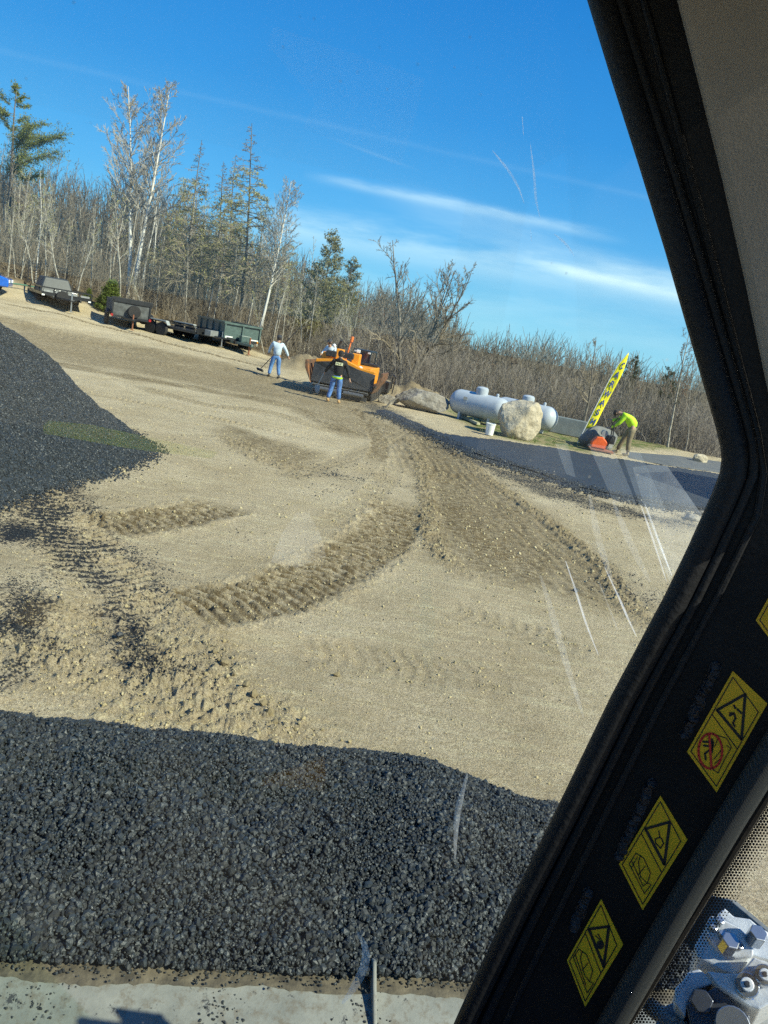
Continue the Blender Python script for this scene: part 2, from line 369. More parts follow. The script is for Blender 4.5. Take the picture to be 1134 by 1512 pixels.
def ground_mat():
    t = NT('soil'); base = t.mix(t.rng(t.noise(.55, 6, .6), .35, .65), (.47, .375, .24), (.66, .555, .385))
    mpn = t.N.new('ShaderNodeMapping'); mpn.inputs['Rotation'].default_value = (0, 0, -.15); mpn.inputs['Scale'].default_value = (1.1, 7, 1); t.L.new(t.tc, mpn.inputs[0]); base = t.mix(t.rng(t.noise(1.3, 7, .7, mpn.outputs[0]), .50, .66, 0, .55), base, (.82, .74, .48)); base = t.mix(t.rng(t.noise(1.0, 7, .7, mpn.outputs[0]), .34, .48, .45, 0), base, (.34, .275, .14))
    base = t.mix(t.rng(t.noise(17, 4, .75), .40, .60, .35, 0), base, (.26, .20, .11))
    sp = t.noise(55, 3, .7); base = t.mix(t.rng(sp, .47, .58, 0, .6), base, (.25, .19, .105))
    fine = t.noise(120, 3, .7); base = t.mix(t.rng(fine, .55, .63, 0, .6), base, (.84, .77, .56))
    st = t.noise(1.2, 5, .7); base = t.mix(t.rng(st, .52, .7, 0, .35), base, (.31, .245, .14))
    mo = t.m_('MULTIPLY', t.attr('moist'), t.rng(t.noise(9, 6, .75), .38, .60, .50, 1.4)); col = t.mix(t.m_('MULTIPLY', mo, 1.35, clamp=True), base, (.165, .122, .064))
    rk = t.rng(t.noise(38, 3, .8), .60, .66); col = t.mix(t.m_('MULTIPLY', rk, t.attr('rough')), col, (.38, .32, .22))
    cn = t.noise(30, 6, .72); ct = t.m_('SUBTRACT', .68, t.m_('MULTIPLY', t.attr('crumb'), .42)); cm = t.m_('MULTIPLY', t.m_('SUBTRACT', cn, ct), 14, clamp=True)
    cm = t.m_('MULTIPLY', cm, t.rng(t.attr('crumb'), .02, .12)); col = t.mix(cm, col, (.030, .034, .040))
    fl = t.mix(t.rng(t.noise(3, 6, .7), .35, .65), (.10, .075, .045), (.23, .175, .105)); col = t.mix(t.attr('forest'), col, fl)
    gr = t.mix(t.rng(t.noise(2.2, 5, .7), .42, .58), (.30, .25, .13), (.085, .135, .03)); col = t.mix(t.attr('verge'), col, gr)
    t.L.new(col, t.p.inputs['Base Color']); t.p.inputs['Roughness'].default_value = .95; t.p.inputs['Specular IOR Level'].default_value = .15
    h = t.m_('ADD', t.m_('MULTIPLY', t.noise(45, 5, .75), 1.), t.m_('MULTIPLY', t.noise(160, 3, .7), .5)); t.bump(h, 1., .03)
    return t.m
def asphalt_mat(name, c, c2, rock=True, spec=.5, rough=.5):
    t = NT(name); ob = t.voro(60, 'Color'); sep = t.N.new('ShaderNodeSeparateColor'); t.L.new(ob, sep.inputs[0])
    col = t.mix(sep.outputs[0], c, c2); col = t.mix(t.rng(t.noise(2.5, 5), .4, .7, 0, .5), col, tuple(q*.6 for q in c))
    t.L.new(col, t.p.inputs['Base Color']); t.p.inputs['Specular IOR Level'].default_value = spec
    t.L.new(t.rng(sep.outputs[1], 0, 1, rough-.18, rough+.22), t.p.inputs['Roughness'])
    t.bump(t.m_('ADD', t.noise(90, 4, .7), t.voro(60)), .6, .012); return t.m

print('p1 ok')
# ------------------------------------------------------------------ ground sheet
def add_attr(me, nm, v):
    a = me.attributes.new(nm, 'FLOAT', 'POINT'); a.data.foreach_set('value', np.asarray(v, np.float32))
def build_ground():
    az = np.concatenate([np.linspace(-180, -42, 40, endpoint=False), np.linspace(-42, -31, 40, endpoint=False), np.linspace(-31, 25, 1150, endpoint=False), np.linspace(25, 40, 60, endpoint=False), np.linspace(40, 180, 40, endpoint=False)])
    rr = np.concatenate([[.05, .6, 1.2, 2, 2.8], np.geomspace(3.4, 24, 520), np.geomspace(24.2, 75, 190), np.geomspace(78, 7000, 45)])
    A, D = np.meshgrid(np.radians(az), rr); X = (D*np.sin(A)).ravel(); Y = (D*np.cos(A)).ravel()
    Z, M, C, Rg, FL, VG = ground_fields(X, Y)
    a1 = sd_poly(X, Y, NEWASP); a2 = sd_poly(X, Y, OLDASP); k = np.maximum(ss(-.15, .1, a1), ss(-.15, .1, a2)); Z = Z*(1-k)+k*(terrain(X, Y)-.03)
    n = len(az); m = len(rr); i = np.arange(m-1)[:, None]*n; j = np.arange(n)[None, :]; j2 = (j+1) % n
    F = np.stack([(i+j), (i+j2), (i+n+j2), (i+n+j)], -1).reshape(-1, 4)[:, ::-1]
    o = npmesh('ground', np.stack([X, Y, Z], 1), F, ground_mat(), smooth=True); o['kind'] = 'structure'
    for nm, v in (('moist', M), ('crumb', C), ('rough', Rg), ('forest', FL), ('verge', VG)): add_attr(o.data, nm, np.clip(v, 0, 1))
build_ground()
def gz(x, y):
    r = ground_fields(np.atleast_1d(np.asarray(x, float)), np.atleast_1d(np.asarray(y, float)))[0]
    return float(r[0]) if np.ndim(x) == 0 else r

# ------------------------------------------------------------------ stones
_ico = None
def ico_base():
    global _ico
    if _ico is None:
        bm = bmesh.new(); bmesh.ops.create_icosphere(bm, subdivisions=1, radius=1.); bm.verts.ensure_lookup_table()
        V = np.array([v.co[:] for v in bm.verts]); F = np.array([[v.index for v in f.verts] for f in bm.faces]); bm.free()
        vs = []
        for k in range(12): vs.append(V*(1+RNG.uniform(-.32, .28, (len(V), 1)))+RNG.normal(0, .06, V.shape))
        _ico = (np.array(vs), F)
    return _ico
def rand_rot(n):
    q = RNG.normal(size=(n, 4)); q /= np.linalg.norm(q, axis=1, keepdims=True); w, x, y, z = q.T
    return np.stack([np.stack([1-2*(y*y+z*z), 2*(x*y-z*w), 2*(x*z+y*w)], -1), np.stack([2*(x*y+z*w), 1-2*(x*x+z*z), 2*(y*z-x*w)], -1), np.stack([2*(x*z-y*w), 2*(y*z+x*w), 1-2*(x*x+y*y)], -1)], 1)
def rocks_arr(P, S):
    vs, F = ico_base(); n = len(P); B = vs[RNG.integers(0, len(vs), n)]
    B = B*RNG.uniform(.65, 1.15, (n, 1, 3)); B = np.einsum('nij,nkj->nki', rand_rot(n), B)*np.asarray(S)[:, None, None]+np.asarray(P)[:, None, :]
    nv = B.shape[1]; FF = (F[None]+(np.arange(n)*nv)[:, None, None]).reshape(-1, 3); return B.reshape(-1, 3), FF
def view_scatter(n, d0, d1, a0=-28, a1=22, p=1.):
    d = d0*(d1/d0)**(RNG.random(n)**p); a = np.radians(RNG.uniform(a0, a1, n)); return d*np.sin(a), d*np.cos(a), d
def stone_mat(name, cols):
    t = NT(name); sep = t.N.new('ShaderNodeSeparateColor'); g = t.N.new('ShaderNodeNewGeometry'); r = g.outputs['Random Per Island']
    cr = t.N.new('ShaderNodeValToRGB'); t.L.new(r, cr.inputs[0]); el = cr.color_ramp.elements
    for i, c in enumerate(cols):
        e = el[i] if i < 2 else el.new(.5); e.position = i/(len(cols)-1); e.color = (*c, 1)
    t.L.new(cr.outputs[0], t.p.inputs['Base Color']); t.p.inputs['Roughness'].default_value = .9; t.p.inputs['Specular IOR Level'].default_value = .2; return t.m
def build_gravel():
    x, y, d = view_scatter(60000, 3.8, 26); Z, M, C, Rg, FL, VG = ground_fields(x, y)
    keep = (sd_poly(x, y, NEWASP) < -.05) & (RNG.random(len(x)) < .33+.75*np.maximum(Rg, M)) & (C < .3)
    x, y, d, Z = x[keep], y[keep], d[keep], Z[keep]; s = .0028*RNG.random(len(x))**-.40; s = np.minimum(s, .015)*np.clip(d/7, .8, 1.6)
    V, F = rocks_arr(np.stack([x, y, Z+s*.15], 1), s); o = npmesh('gravel', V, F, stone_mat('gravel_stone', [(.30, .25, .14), (.48, .41, .25), (.62, .55, .38), (.40, .33, .19)]), smooth=False)
    tag(o, 'small tan stones and clods lying on the graded soil', 'gravel', kind='stuff')
    # clods along the rough ruts
    x, y, d = view_scatter(110000, 3.8, 17); Z, M, C, Rg, FL, VG = ground_fields(x, y); keep = (Rg > .35) & (RNG.random(len(x)) < .15*Rg)
    x, y, d, Z = x[keep], y[keep], d[keep], Z[keep]; s = np.minimum(.0042*RNG.random(len(x))**-.38, .019)*np.clip(d/9, .9, 1.4)
    V, F = rocks_arr(np.stack([x, y, Z+s*.2], 1), s); o = npmesh('soil_clods', V, F, stone_mat('clod_soil', [(.24, .195, .11), (.36, .30, .17), (.46, .39, .235), (.30, .25, .14)]))
    tag(o, 'loose brown clods churned up along the tyre tracks', 'soil clods', kind='stuff')
    x, y, d = view_scatter(150000, 3.8, 30); Z, M, C, Rg, FL, VG = ground_fields(x, y)
    n = fbm(x, y, 4, 2.2, .6); keep = RNG.random(len(x)) < np.clip(C*1.3*(n*1.9+.42), 0, 1)+.004*(fbm(x, y, 2, .4) > 0)
    keep &= sd_poly(x, y, NEWASP) < 0
    x, y, d, Z = x[keep], y[keep], d[keep], Z[keep]; s = .0062*RNG.uniform(.6, 1.5, len(x))*np.clip(d/8, .85, 1.7)
    V, F = rocks_arr(np.stack([x, y, Z+s*.45], 1), s); o = npmesh('asphalt_crumbs', V, F, BLACKROCK)
    tag(o, 'scattered black asphalt crumbs trampled into the soil', 'asphalt crumbs', kind='stuff')
def blackrock():
    t = NT('asphalt_lump'); r = t.N.new('ShaderNodeNewGeometry').outputs['Random Per Island']
    t.L.new(t.mix(r, (.008, .010, .012), (.034, .043, .050)), t.p.inputs['Base Color']); t.L.new(t.rng(r, 0, 1, .74, .38), t.p.inputs['Roughness']); t.p.inputs['Specular IOR Level'].default_value = .6
    t.bump(t.noise(300, 3), .5, .004); return t.m
BLACKROCK = blackrock()
build_gravel()
# a row of bigger lumps fallen along the rut
for k, (a, b, s) in enumerate([(316, 968, .035), (331, 985, .042), (345, 1000, .03), (322, 978, .022), (362, 1020, .035), (373, 1030, .045), (388, 1046, .03), (398, 1058, .036), (405, 1070, .028), (849, 876, .05), (176, 948, .03), (497, 1000, .03), (152, 702, .05)]):
    p = G(a, b); V, F = rocks_arr(np.array([[0, 0, 0.]]), [s]); o = npmesh('clod', V, F, BLACKROCK if k in (9, 10, 12) else mat('clod_brown', (.20, .16, .09), .95, bump=.4)); o.location = (p[0], p[1], float(gz(p[0], p[1]))+s*.4)
    if k == 9: tag(o, 'single black lump lying on bare sand right of the long rut', 'clod')
    elif k == 10: tag(o, 'small black lump in the churned soil beside the crumb-strewn track', 'clod')
    elif k == 12: tag(o, 'black lump just off the lower edge of the asphalt pile', 'clod')
    elif k == 11: tag(o, 'lone brown clod on the pale compacted sand', 'clod')
    else: tag(o, 'dark soil clod in the line of clods along the churned track edge', 'clod', 'clods along the track edge')

# ------------------------------------------------------------------ pavement
def drape(name, P, mt, z0, res, edge=0., amp=.0, low=False):
    x0, y0 = P.min(0)-.3; x1, y1 = P.max(0)+.3; xs = np.arange(x0, x1, res); ys = np.arange(y0, y1, res); X, Y = np.meshgrid(xs, ys)
    s = sd_poly(X.ravel(), Y.ravel(), P).reshape(X.shape)+edge*fbm(X, Y, 4, 1.1, .6)
    Z = terrain(X, Y)+z0*ss(-.02, .16, s)-.05*(1-ss(-.25, .03, s))+amp*fbm(X, Y, 4, 12., .6)*(1-ss(.2, .7, s))+.004*fbm(X, Y, 3, 1)
    m, n = X.shape; idx = np.arange(m*n).reshape(m, n); F = np.stack([idx[:-1, :-1], idx[:-1, 1:], idx[1:, 1:], idx[1:, :-1]], -1).reshape(-1, 4)
    ok = (s.ravel()[F] > -.12).all(1); F = F[ok]; u, inv = np.unique(F, return_inverse=True); V = np.stack([X.ravel(), Y.ravel(), Z.ravel()], 1)[u]
    o = npmesh(name, V, inv.reshape(F.shape), mt, smooth=True); o['kind'] = 'structure'; return o
drape('asphalt_pavement', NEWASP, asphalt_mat('fresh_asphalt', (.022, .027, .034), (.040, .047, .057), rough=.62), .05, .05, .22, .035)
drape('old_asphalt_lane', OLDASP, asphalt_mat('old_asphalt', (.11, .115, .115), (.16, .165, .16), rough=.75), .02, .10, .08, .0)
def edge_lumps():
    P = NEWASP_LOW; seg = P[1:]-P[:-1]; n = 9000; i = RNG.integers(0, len(seg), n); t = RNG.random(n)
    w = RNG.normal(0, .28, n); nn = np.stack([-seg[:, 1], seg[:, 0]], 1)/np.linalg.norm(seg, axis=1)[:, None]
    q = P[i]+seg[i]*t[:, None]+nn[i]*w[:, None]; k = np.hypot(*q.T) < 32; q = q[k]; s = RNG.uniform(.010, .030, len(q))
    z = terrain(q[:, 0], q[:, 1])+np.where(sd_poly(q[:, 0], q[:, 1], NEWASP) > .1, .05, .015)
    V, F = rocks_arr(np.column_stack([q, z]), s); tag(npmesh('asphalt_edge_crumbs', V, F, BLACKROCK), 'black lumps of loose asphalt along the ragged edge of the new paving', 'asphalt crumbs', kind='stuff')
edge_lumps()

# ------------------------------------------------------------------ asphalt pile on the ground at left
def pile_h(x, y):
    dx = x+8.9; dy = y-11.6; th = np.arctan2(dy, dx); d = np.hypot(dx, dy)
    # toe radius by direction
    r = np.interp(np.degrees(th), [-180, -120, -80, -60, -45, -28, -15, 5, 22, 40, 70, 120, 180], [5, 5.0, 5.0, 5.55, 5.75, 5.05, 4.72, 4.75, 4.95, 4.85, 4.8, 5, 5])
    r = r+.16*fbm(x, y, 4, .9, .6); h = (r-d)*.70; h = np.minimum(h, 2.6-.12*np.maximum(0, 2-d)**2+.0*d)
    h = h-.28*np.exp(-((d-r+.0)/.55)**2)*0+.12*fbm(x, y, 4, .8)*ss(0, 1, h)+.02*fbm(x, y, 3, 7)
    h = h+.18*np.exp(-(((x+6.3)/.5)**2+((y-13.2)/.6)**2))
    apron = .10*ss(-1.3, -.0, r-d)*0
    return h
def build_pile():
    xs = np.arange(-12.5, -2.6, .045); ys = np.arange(5.6, 17.2, .045); X, Y = np.meshgrid(xs, ys); h = pile_h(X, Y); Z = np.where(h > 0, h, -.06)+terrain(X, Y)+.012*fbm(X, Y, 3, 16)
    Z = np.maximum(Z, terrain(X, Y)-.06); m, n = X.shape; idx = np.arange(m*n).reshape(m, n); F = np.stack([idx[:-1, :-1], idx[:-1, 1:], idx[1:, 1:], idx[1:, :-1]], -1).reshape(-1, 4)
    F = F[(h.ravel()[F] > -.15).all(1)]; u, inv = np.unique(F, return_inverse=True); V0 = np.stack([X.ravel(), Y.ravel(), Z.ravel()], 1)[u]
    N = 190000; x = RNG.uniform(-8.2, -3.2, N); y = RNG.uniform(6.5, 16.2, N); hh = pile_h(x, y); keep = (hh > .0) & (RNG.random(N) < .8)
    x, y, hh = x[keep], y[keep], hh[keep]; s = RNG.uniform(.009, .019, len(x)); P = np.column_stack([x, y, hh+s*.15])
    # stones rolled off the toe
    k = 2600; th = np.radians(RNG.uniform(-70, 45, k)); 
    xx = -8.9+np.cos(th)*5.0; yy = 11.6+np.sin(th)*5.0; st = np.abs(RNG.normal(0, .13, k)); 
    for _ in range(12):
        f = pile_h(xx, yy); dr = f/.7; xx += np.cos(th)*dr; yy += np.sin(th)*dr
    xx += np.cos(th)*st; yy += np.sin(th)*st; s2 = RNG.uniform(.008, .02, k); P2 = np.column_stack([xx, yy, gz(xx, yy)+s2*.3])
    V, F2 = rocks_arr(np.vstack([P, P2]), np.concatenate([s, s2]))
    tag(npmesh('asphalt_pile', V, F2, BLACKROCK), 'big sloping heap of loose black asphalt dumped on the sand at left', 'asphalt pile', kind='stuff')
    core = npmesh('asphalt_pile_core', V0, inv.reshape(F.shape), BLACKROCK, smooth=True); core.name = 'pile_body'; core.parent = bpy.data.objects['asphalt_pile']
build_pile()

# ------------------------------------------------------------------ loader frame: u across, v forward
LY = R(9.7); e1 = np.array([math.cos(LY), math.sin(LY), 0]); e2 = np.array([-math.sin(LY), math.cos(LY), 0])
def uv(u, v, z): return e1*u+e2*v+np.array([0, 0, z])
loader = empty('wheel_loader', (0, 0, 0), LY)
tag(loader, 'wheel loader whose dark cab and full front bucket frame the view', 'wheel loader')
def heap_h(u, v):
    ue = ss(-2.05, -1.5, u)*ss(0, 1, (2.2-u)/.62); t = (v-1.965)/(3.12-1.965)
    prof = np.interp(t, [-.1, 0, .06, .35, .7, .9, 1, 1.15, 1.5], [.0, .02, .05, .14, .185, .155, .10, -.05, -.5])
    z = .80+prof*1.02-.60*(1-ue)*ss(.0, .6, t+.15)-.20*ss(.6, 1.7, u)*t
    z = z+.045*fbm(u, v, 3, 1.6)*ss(0, .25, t)+.014*fbm(u, v, 3, 11)
    z = z-(t < .08)*.0
    return z
def build_heap():
    xs = np.arange(-2.1, 2.2, .018); ys = np.arange(1.965, 3.62, .018); U, Vv = np.meshgrid(xs, ys); Z = heap_h(U, Vv)
    m, n = U.shape; idx = np.arange(m*n).reshape(m, n); F = np.stack([idx[:-1, :-1], idx[:-1, 1:], idx[1:, 1:], idx[1:, :-1]], -1).reshape(-1, 4)
    V0 = np.stack([U.ravel(), Vv.ravel(), Z.ravel()-.01], 1)
    N = 135000; u = RNG.uniform(-2.05, 2.15, N); v = RNG.uniform(1.955, 3.4, N); s = .0048*RNG.random(N)**-.36; s = np.minimum(s, .0130)*(1+.45*fbm(u, v, 3, 3.))
    P = np.column_stack([u, v, heap_h(u, v)+RNG.uniform(-.004, .014, N)]); V, F2 = rocks_arr(P, s)
    o = npmesh('asphalt_load', V, F2, BLACKROCK); o.rotation_euler = (0, 0, LY); tag(o, 'coarse black hot mix heaped in the loader bucket', 'asphalt load', kind='stuff')
    npmesh('load_body', V0, F, BLACKROCK, parent=o, smooth=True)
build_heap()
def worn_steel():
    t = NT('worn_bucket_steel'); n = t.noise(5, 7, .7); n2 = t.noise(22, 6, .75); v = t.voro(9)
    col = t.mix(t.rng(n, .35, .65), (.15, .158, .148), (.235, .24, .22)); col = t.mix(t.rng(n2, .50, .64, 0, .65), col, (.11, .085, .055)); col = t.mix(t.rng(t.noise(9, 7, .8), .58, .62), col, (.04, .042, .045))
    t.L.new(col, t.p.inputs['Base Color']); t.p.inputs['Roughness'].default_value = .7; t.bump(n2, .4, .006); return t.m
def build_bucket():
    st = worn_steel(); m = MB(); prof = [(1.62, .42), (1.68, .62), (1.79, .745), (1.93, .785), (1.99, .80), (2.005, .78), (1.96, .60), (1.95, .35), (2.15, .12), (2.6, .05), (3.35, .04), (3.35, .015), (2.5, .0), (2.0, .05), (1.7, .25)]
    m.prism([(-2.1, v, z) for v, z in prof], (4.35, 0, 0)); b = m.build('bucket', st, loader, bevel=.006)
    for u in (-2.12, 2.25): MB().prism([(u, 1.62, .3), (u, 1.7, .72), (u, 1.95, .82), (u, 2.6, .66), (u, 3.4, .12), (u, 3.35, 0), (u, 2.0, .0)], (.03, 0, 0)).build('side_plate', st, b, bevel=.004)
    p0 = atY(566, 1470, 1.86); c = Vector((np.dot(p0, e1), np.dot(p0, e2), .79))
    MB().prism([(c.x, 1.74, .715), (c.x, 1.99, .79), (c.x, 2.0, .845), (c.x, 1.97, .86), (c.x, 1.91, .82), (c.x, 1.80, .76)], (.012, 0, 0)).build('guard_lug', st, b, bevel=.004)
    m = MB(); q = random.Random(2); xs = np.linspace(-2.05, 2.2, 260); lo = [1.950-.045*(.5+float(perlin(x*1.9, .3)))-.006*q.random()-.02*float(perlin(x*9, 1.7)) for x in xs]
    for i in range(259): m._add([(xs[i], lo[i], float(np.interp(lo[i], [1.79, 1.93, 1.99], [.745, .785, .80]))+.002), (xs[i+1], lo[i+1], float(np.interp(lo[i+1], [1.79, 1.93, 1.99], [.745, .785, .80]))+.002), (xs[i+1], 1.988, .8025), (xs[i], 1.988, .8025)], [(0, 1, 2, 3)])
    m.build('dirt_film', mat('tar_and_dust', (.045, .040, .032), .9, col2=(.14, .12, .085), vs=14., bump=.4), b)
    # crumbs stuck on the back sheet
    n = 260; cu = RNG.choice([-.52, -.38, .12, .12, -.38, .55], n)+RNG.normal(0, .016, n)*(1+RNG.random(n)*2); v = 1.82+.18*RNG.random(n)
    P = np.column_stack([cu, v, np.interp(v, [1.79, 1.96, 2.02], [.745, .785, .80])+.004]); P2 = np.column_stack([-2+3.5*RNG.random(700)**.8, 1.97-np.abs(RNG.normal(0, .02, 700)), np.full(700, .797)])
    Vv, F = rocks_arr(np.vstack([P, P2]), RNG.uniform(.002, .0055, n+700)); npmesh('stuck_crumbs', Vv, F, BLACKROCK, parent=b)
build_bucket()
print('p2 ok')
# ------------------------------------------------------------------ trees
class Tubes:
    def __init__(s): s.V = []; s.F = []; s.n = 0
    def add(s, P, rr, k=3):
        P = np.asarray(P, float); n = len(P); T = np.gradient(P, axis=0); T /= np.linalg.norm(T, axis=1, keepdims=True)+1e-9
        ref = np.array([0, 0, 1.]) if abs(T[0, 2]) < .8 else np.array([1., 0, 0]); a = np.cross(T, ref); a /= np.linalg.norm(a, axis=1, keepdims=True)+1e-9; b = np.cross(T, a)
        th = np.arange(k)*2*np.pi/k; rr = np.broadcast_to(rr, (n,)); ring = P[:, None]+rr[:, None, None]*(a[:, None]*np.cos(th)[None, :, None]+b[:, None]*np.sin(th)[None, :, None])
        s.V.append(ring.reshape(-1, 3)); i = (np.arange(n-1)*k)[:, None]+s.n; j = np.arange(k)[None]; j2 = (j+1) % k
        s.F.append(np.stack([i+j, i+j2, i+k+j2, i+k+j], -1).reshape(-1, 4)); s.n += n*k
    def quad(s, c, sz, r):
        a = r.normal(size=3); a /= np.linalg.norm(a); b = np.cross(a, r.normal(size=3)); b /= np.linalg.norm(b)+1e-9
        s.V.append(np.array([c-a*sz, c-b*sz*.45, c+a*sz, c+b*sz*.45])); s.F.append(np.arange(4)[None]+s.n); s.n += 4
    def arr(s): return np.vstack(s.V), np.vstack(s.F)
def unit(v): return v/(np.linalg.norm(v)+1e-9)
def grow(r, p, d, L, rad, n, wob, lift=0., taper=.35):
    P = [np.array(p, float)]; d = unit(np.array(d, float))
    for i in range(n):
        d = unit(d+r.normal(0, wob, 3)+np.array([0, 0, lift])); P.append(P[-1]+d*L/n)
    return np.array(P), np.linspace(rad, rad*taper, n+1)
def at_t(P, t):
    x = t*(len(P)-1); i = min(int(x), len(P)-2); f = x-i; return P[i]*(1-f)+P[i+1]*f, unit(P[i+1]-P[i])
def bare_tree(seed, H, r0, start=.35, nb=18, blen=.3, ang=45, sub=6, twig=4, stems=1, lean=.04, lift=.10, wob=.06, tw_r=.0055, spread=.12, hor=False, cone=False):
    r = np.random.default_rng(seed); T, C = Tubes(), Tubes()
    for sI in range(stems):
        h = H*(1 if sI == 0 else r.uniform(.65, .97)); a0 = r.uniform(0, 6.28); base = np.array([math.cos(a0), math.sin(a0), 0])*(.0 if sI == 0 else .25)
        d = np.array([math.cos(a0)*spread*(stems > 1)+r.normal(0, lean), math.sin(a0)*spread*(stems > 1)+r.normal(0, lean), 1])
        P, rr = grow(r, base, d, h, r0*(1 if sI == 0 else .75), 14, wob*(.5 if lean > .005 else .3), .03, .14); P[0][2] -= .3; T.add(P, rr, 6)
        for b in range(nb):
            t = start+(1-start)*((b+r.random())/nb)*.98; p, dd = at_t(P, t); az = r.uniform(0, 6.28)
            if cone: L = H*blen*(1.05-t)*r.uniform(.7, 1.15)
            else: L = H*blen*(1.12-t)**.7*r.uniform(.5, 1.15)*(1 if t < .9 else .7)
            an = R(ang if not hor else 88)+r.normal(0, .15); v = np.array([math.cos(az)*math.sin(an), math.sin(az)*math.sin(an), math.cos(an)])
            br = max(.012, r0*(1-t)*.5+.008); B, brr = grow(r, p, v, L, br, 6, wob*1.4, lift if not hor else .0, .25); C.add(B, brr, 3)
            for q in range(sub):
                t2 = .25+.75*(q+r.random())/sub; p2, d2 = at_t(B, t2); v2 = unit(d2+r.normal(0, .62, 3)+np.array([0, 0, .25 if not hor else -.15]))
                L2 = L*.42*(1.15-t2*.6)*r.uniform(.5, 1.1); S, sr = grow(r, p2, v2, L2, br*.42+.003, 3, .14, .06 if not hor else 0, .35); C.add(S, sr, 3)
                for w in range(twig):
                    t3 = .2+.8*r.random(); p3, d3 = at_t(S, t3); v3 = unit(d3+r.normal(0, .55, 3)+np.array([0, 0, .2 if not hor else -.1])); S3, s3 = grow(r, p3, v3, L2*.5*r.uniform(.4, 1.1), tw_r*1.25, 2, .12, .03, .6); C.add(S3, s3, 3)
    return T, C
def leaf_haze(seed, C, n, sz, lo=0., hi=1e9):
    r = np.random.default_rng(seed); V = np.vstack(C.V); V = V[(V[:, 2] > lo) & (V[:, 2] < hi)]; L = Tubes()
    for i in r.integers(0, len(V), n): L.quad(V[i]+r.normal(0, .05, 3), sz*r.uniform(.6, 1.4), r)
    return L
def needle_tree(seed, H, r0, start, nb, blen, dens, irregular=False):
    """conifer with needle sprays along every branch"""
    r = np.random.default_rng(seed); T, C, Lf = Tubes(), Tubes(), Tubes(); P, rr = grow(r, (0, 0, -.3), (0.02, 0, 1), H, r0, 12, .015, .02, .12); T.add(P, rr, 6)
    for b in range(nb):
        t = start+(1-start)*(b+r.random())/nb; p, dd = at_t(P, min(t, .995)); az = r.uniform(0, 6.28)
        L = H*blen*((1.04-t)/(1.04-start))**.8*(r.uniform(.35, 1.2) if irregular else r.uniform(.75, 1.1))
        an = R(80)+r.normal(0, .14)-.25*(t > .85); v = np.array([math.cos(az)*math.sin(an), math.sin(az)*math.sin(an), math.cos(an)])
        B, brr = grow(r, p, v, L, max(.012, r0*.3*(1-t)+.01), 5, .06, .05, .3); C.add(B, brr, 3)
        for q in range(int(dens*L)+2):
            t2 = .2+.8*r.random(); p2, d2 = at_t(B, t2); v2 = unit(d2*.7+r.normal(0, .5, 3)*np.array([1, 1, .5])); L2 = (.30+.18*L)*r.uniform(.5, 1.2)
            S = np.array([p2, p2+v2*L2]); C.add(S, [.006, .003], 3)
            for w in range(9): Lf.quad(p2+v2*L2*r.uniform(.2, 1.1)+r.normal(0, .06, 3), .06*r.uniform(.7, 1.5), r)
    return T, C, Lf
def bark(name, c, c2, thr=(.4, .6), vs=3.): return mat(name, c, .9, col2=c2, vs=vs, thr=thr, spec=.2)
BK = dict(white=bark('white_bark', (.20, .19, .17), (.66, .64, .58), (.34, .42), 2.2), grey=bark('grey_bark', (.15, .135, .115), (.31, .285, .245)), brown=bark('brown_bark', (.12, .105, .088), (.22, .20, .17)),
          deep=bark('deep_bark', (.12, .105, .082), (.24, .215, .17)), pale=bark('pale_bark', (.24, .22, .18), (.48, .45, .38)), twig=bark('twig_bark', (.17, .142, .105), (.31, .265, .20), (.3, .7), 1.), rust=bark('rusty_twigs', (.18, .155, .13), (.32, .285, .245), (.3, .7), 1.), ptwig=bark('pale_twigs', (.27, .245, .205), (.45, .42, .36), (.3, .7), 1.))
def leafmat(name, c, c2):
    t = NT(name); r = t.N.new('ShaderNodeNewGeometry').outputs['Random Per Island']; t.L.new(t.mix(r, c, c2), t.p.inputs['Base Color']); t.p.inputs['Roughness'].default_value = .75; t.p.inputs['Specular IOR Level'].default_value = .2
    tr = t.N.new('ShaderNodeBsdfTranslucent'); t.L.new(t.mix(r, c, c2), tr.inputs[0]); mx = t.N.new('ShaderNodeMixShader'); mx.inputs[0].default_value = .3
    t.L.new(t.p.outputs[0], mx.inputs[1]); t.L.new(tr.outputs[0], mx.inputs[2]); t.L.new(mx.outputs[0], t.out.inputs[0]); return t.m
LM = dict(bud=leafmat('spring_buds', (.38, .36, .12), (.54, .51, .22)), pine=leafmat('pine_needles', (.12, .15, .03), (.30, .32, .09)), fir=leafmat('sparse_needles', (.19, .18, .085), (.32, .30, .14)), cedar=leafmat('cedar_leaves', (.07, .11, .015), (.17, .22, .04)), redbud=leafmat('red_buds', (.22, .10, .06), (.30, .17, .10)), spruce=leafmat('dark_needles', (.03, .045, .02), (.075, .09, .035)))
PROTO = {}
def proto(key, parts, H):
    """parts: list of (name, Tubes, material); returns the meshes"""
    out = []
    for nm, t, m in parts:
        V, F = t.arr(); o = npmesh(nm, V, F, m, smooth=False); out.append((nm, o.data)); bpy.data.objects.remove(o)
    PROTO[key] = (out, H)
def place(key, name, x, y, h, rz, label, cat='tree', group=None, lean=(0, 0)):
    parts, H = PROTO[key]; s = h/H; root = empty(name, (x, y, float(terrain(x, y))), rz, s); root.rotation_euler = (lean[0], lean[1], rz); root.scale = (s, s, s)
    tag(root, label, cat, group); par = {}
    for nm, me in parts:
        o = bpy.data.objects.new(nm, me); COL.objects.link(o); o.parent = par['crown'] if nm in ('needles', 'buds') and 'crown' in par else root; par[nm] = o
        if nm in ('buds', 'needles'): o['kind'] = 'stuff'
    return root
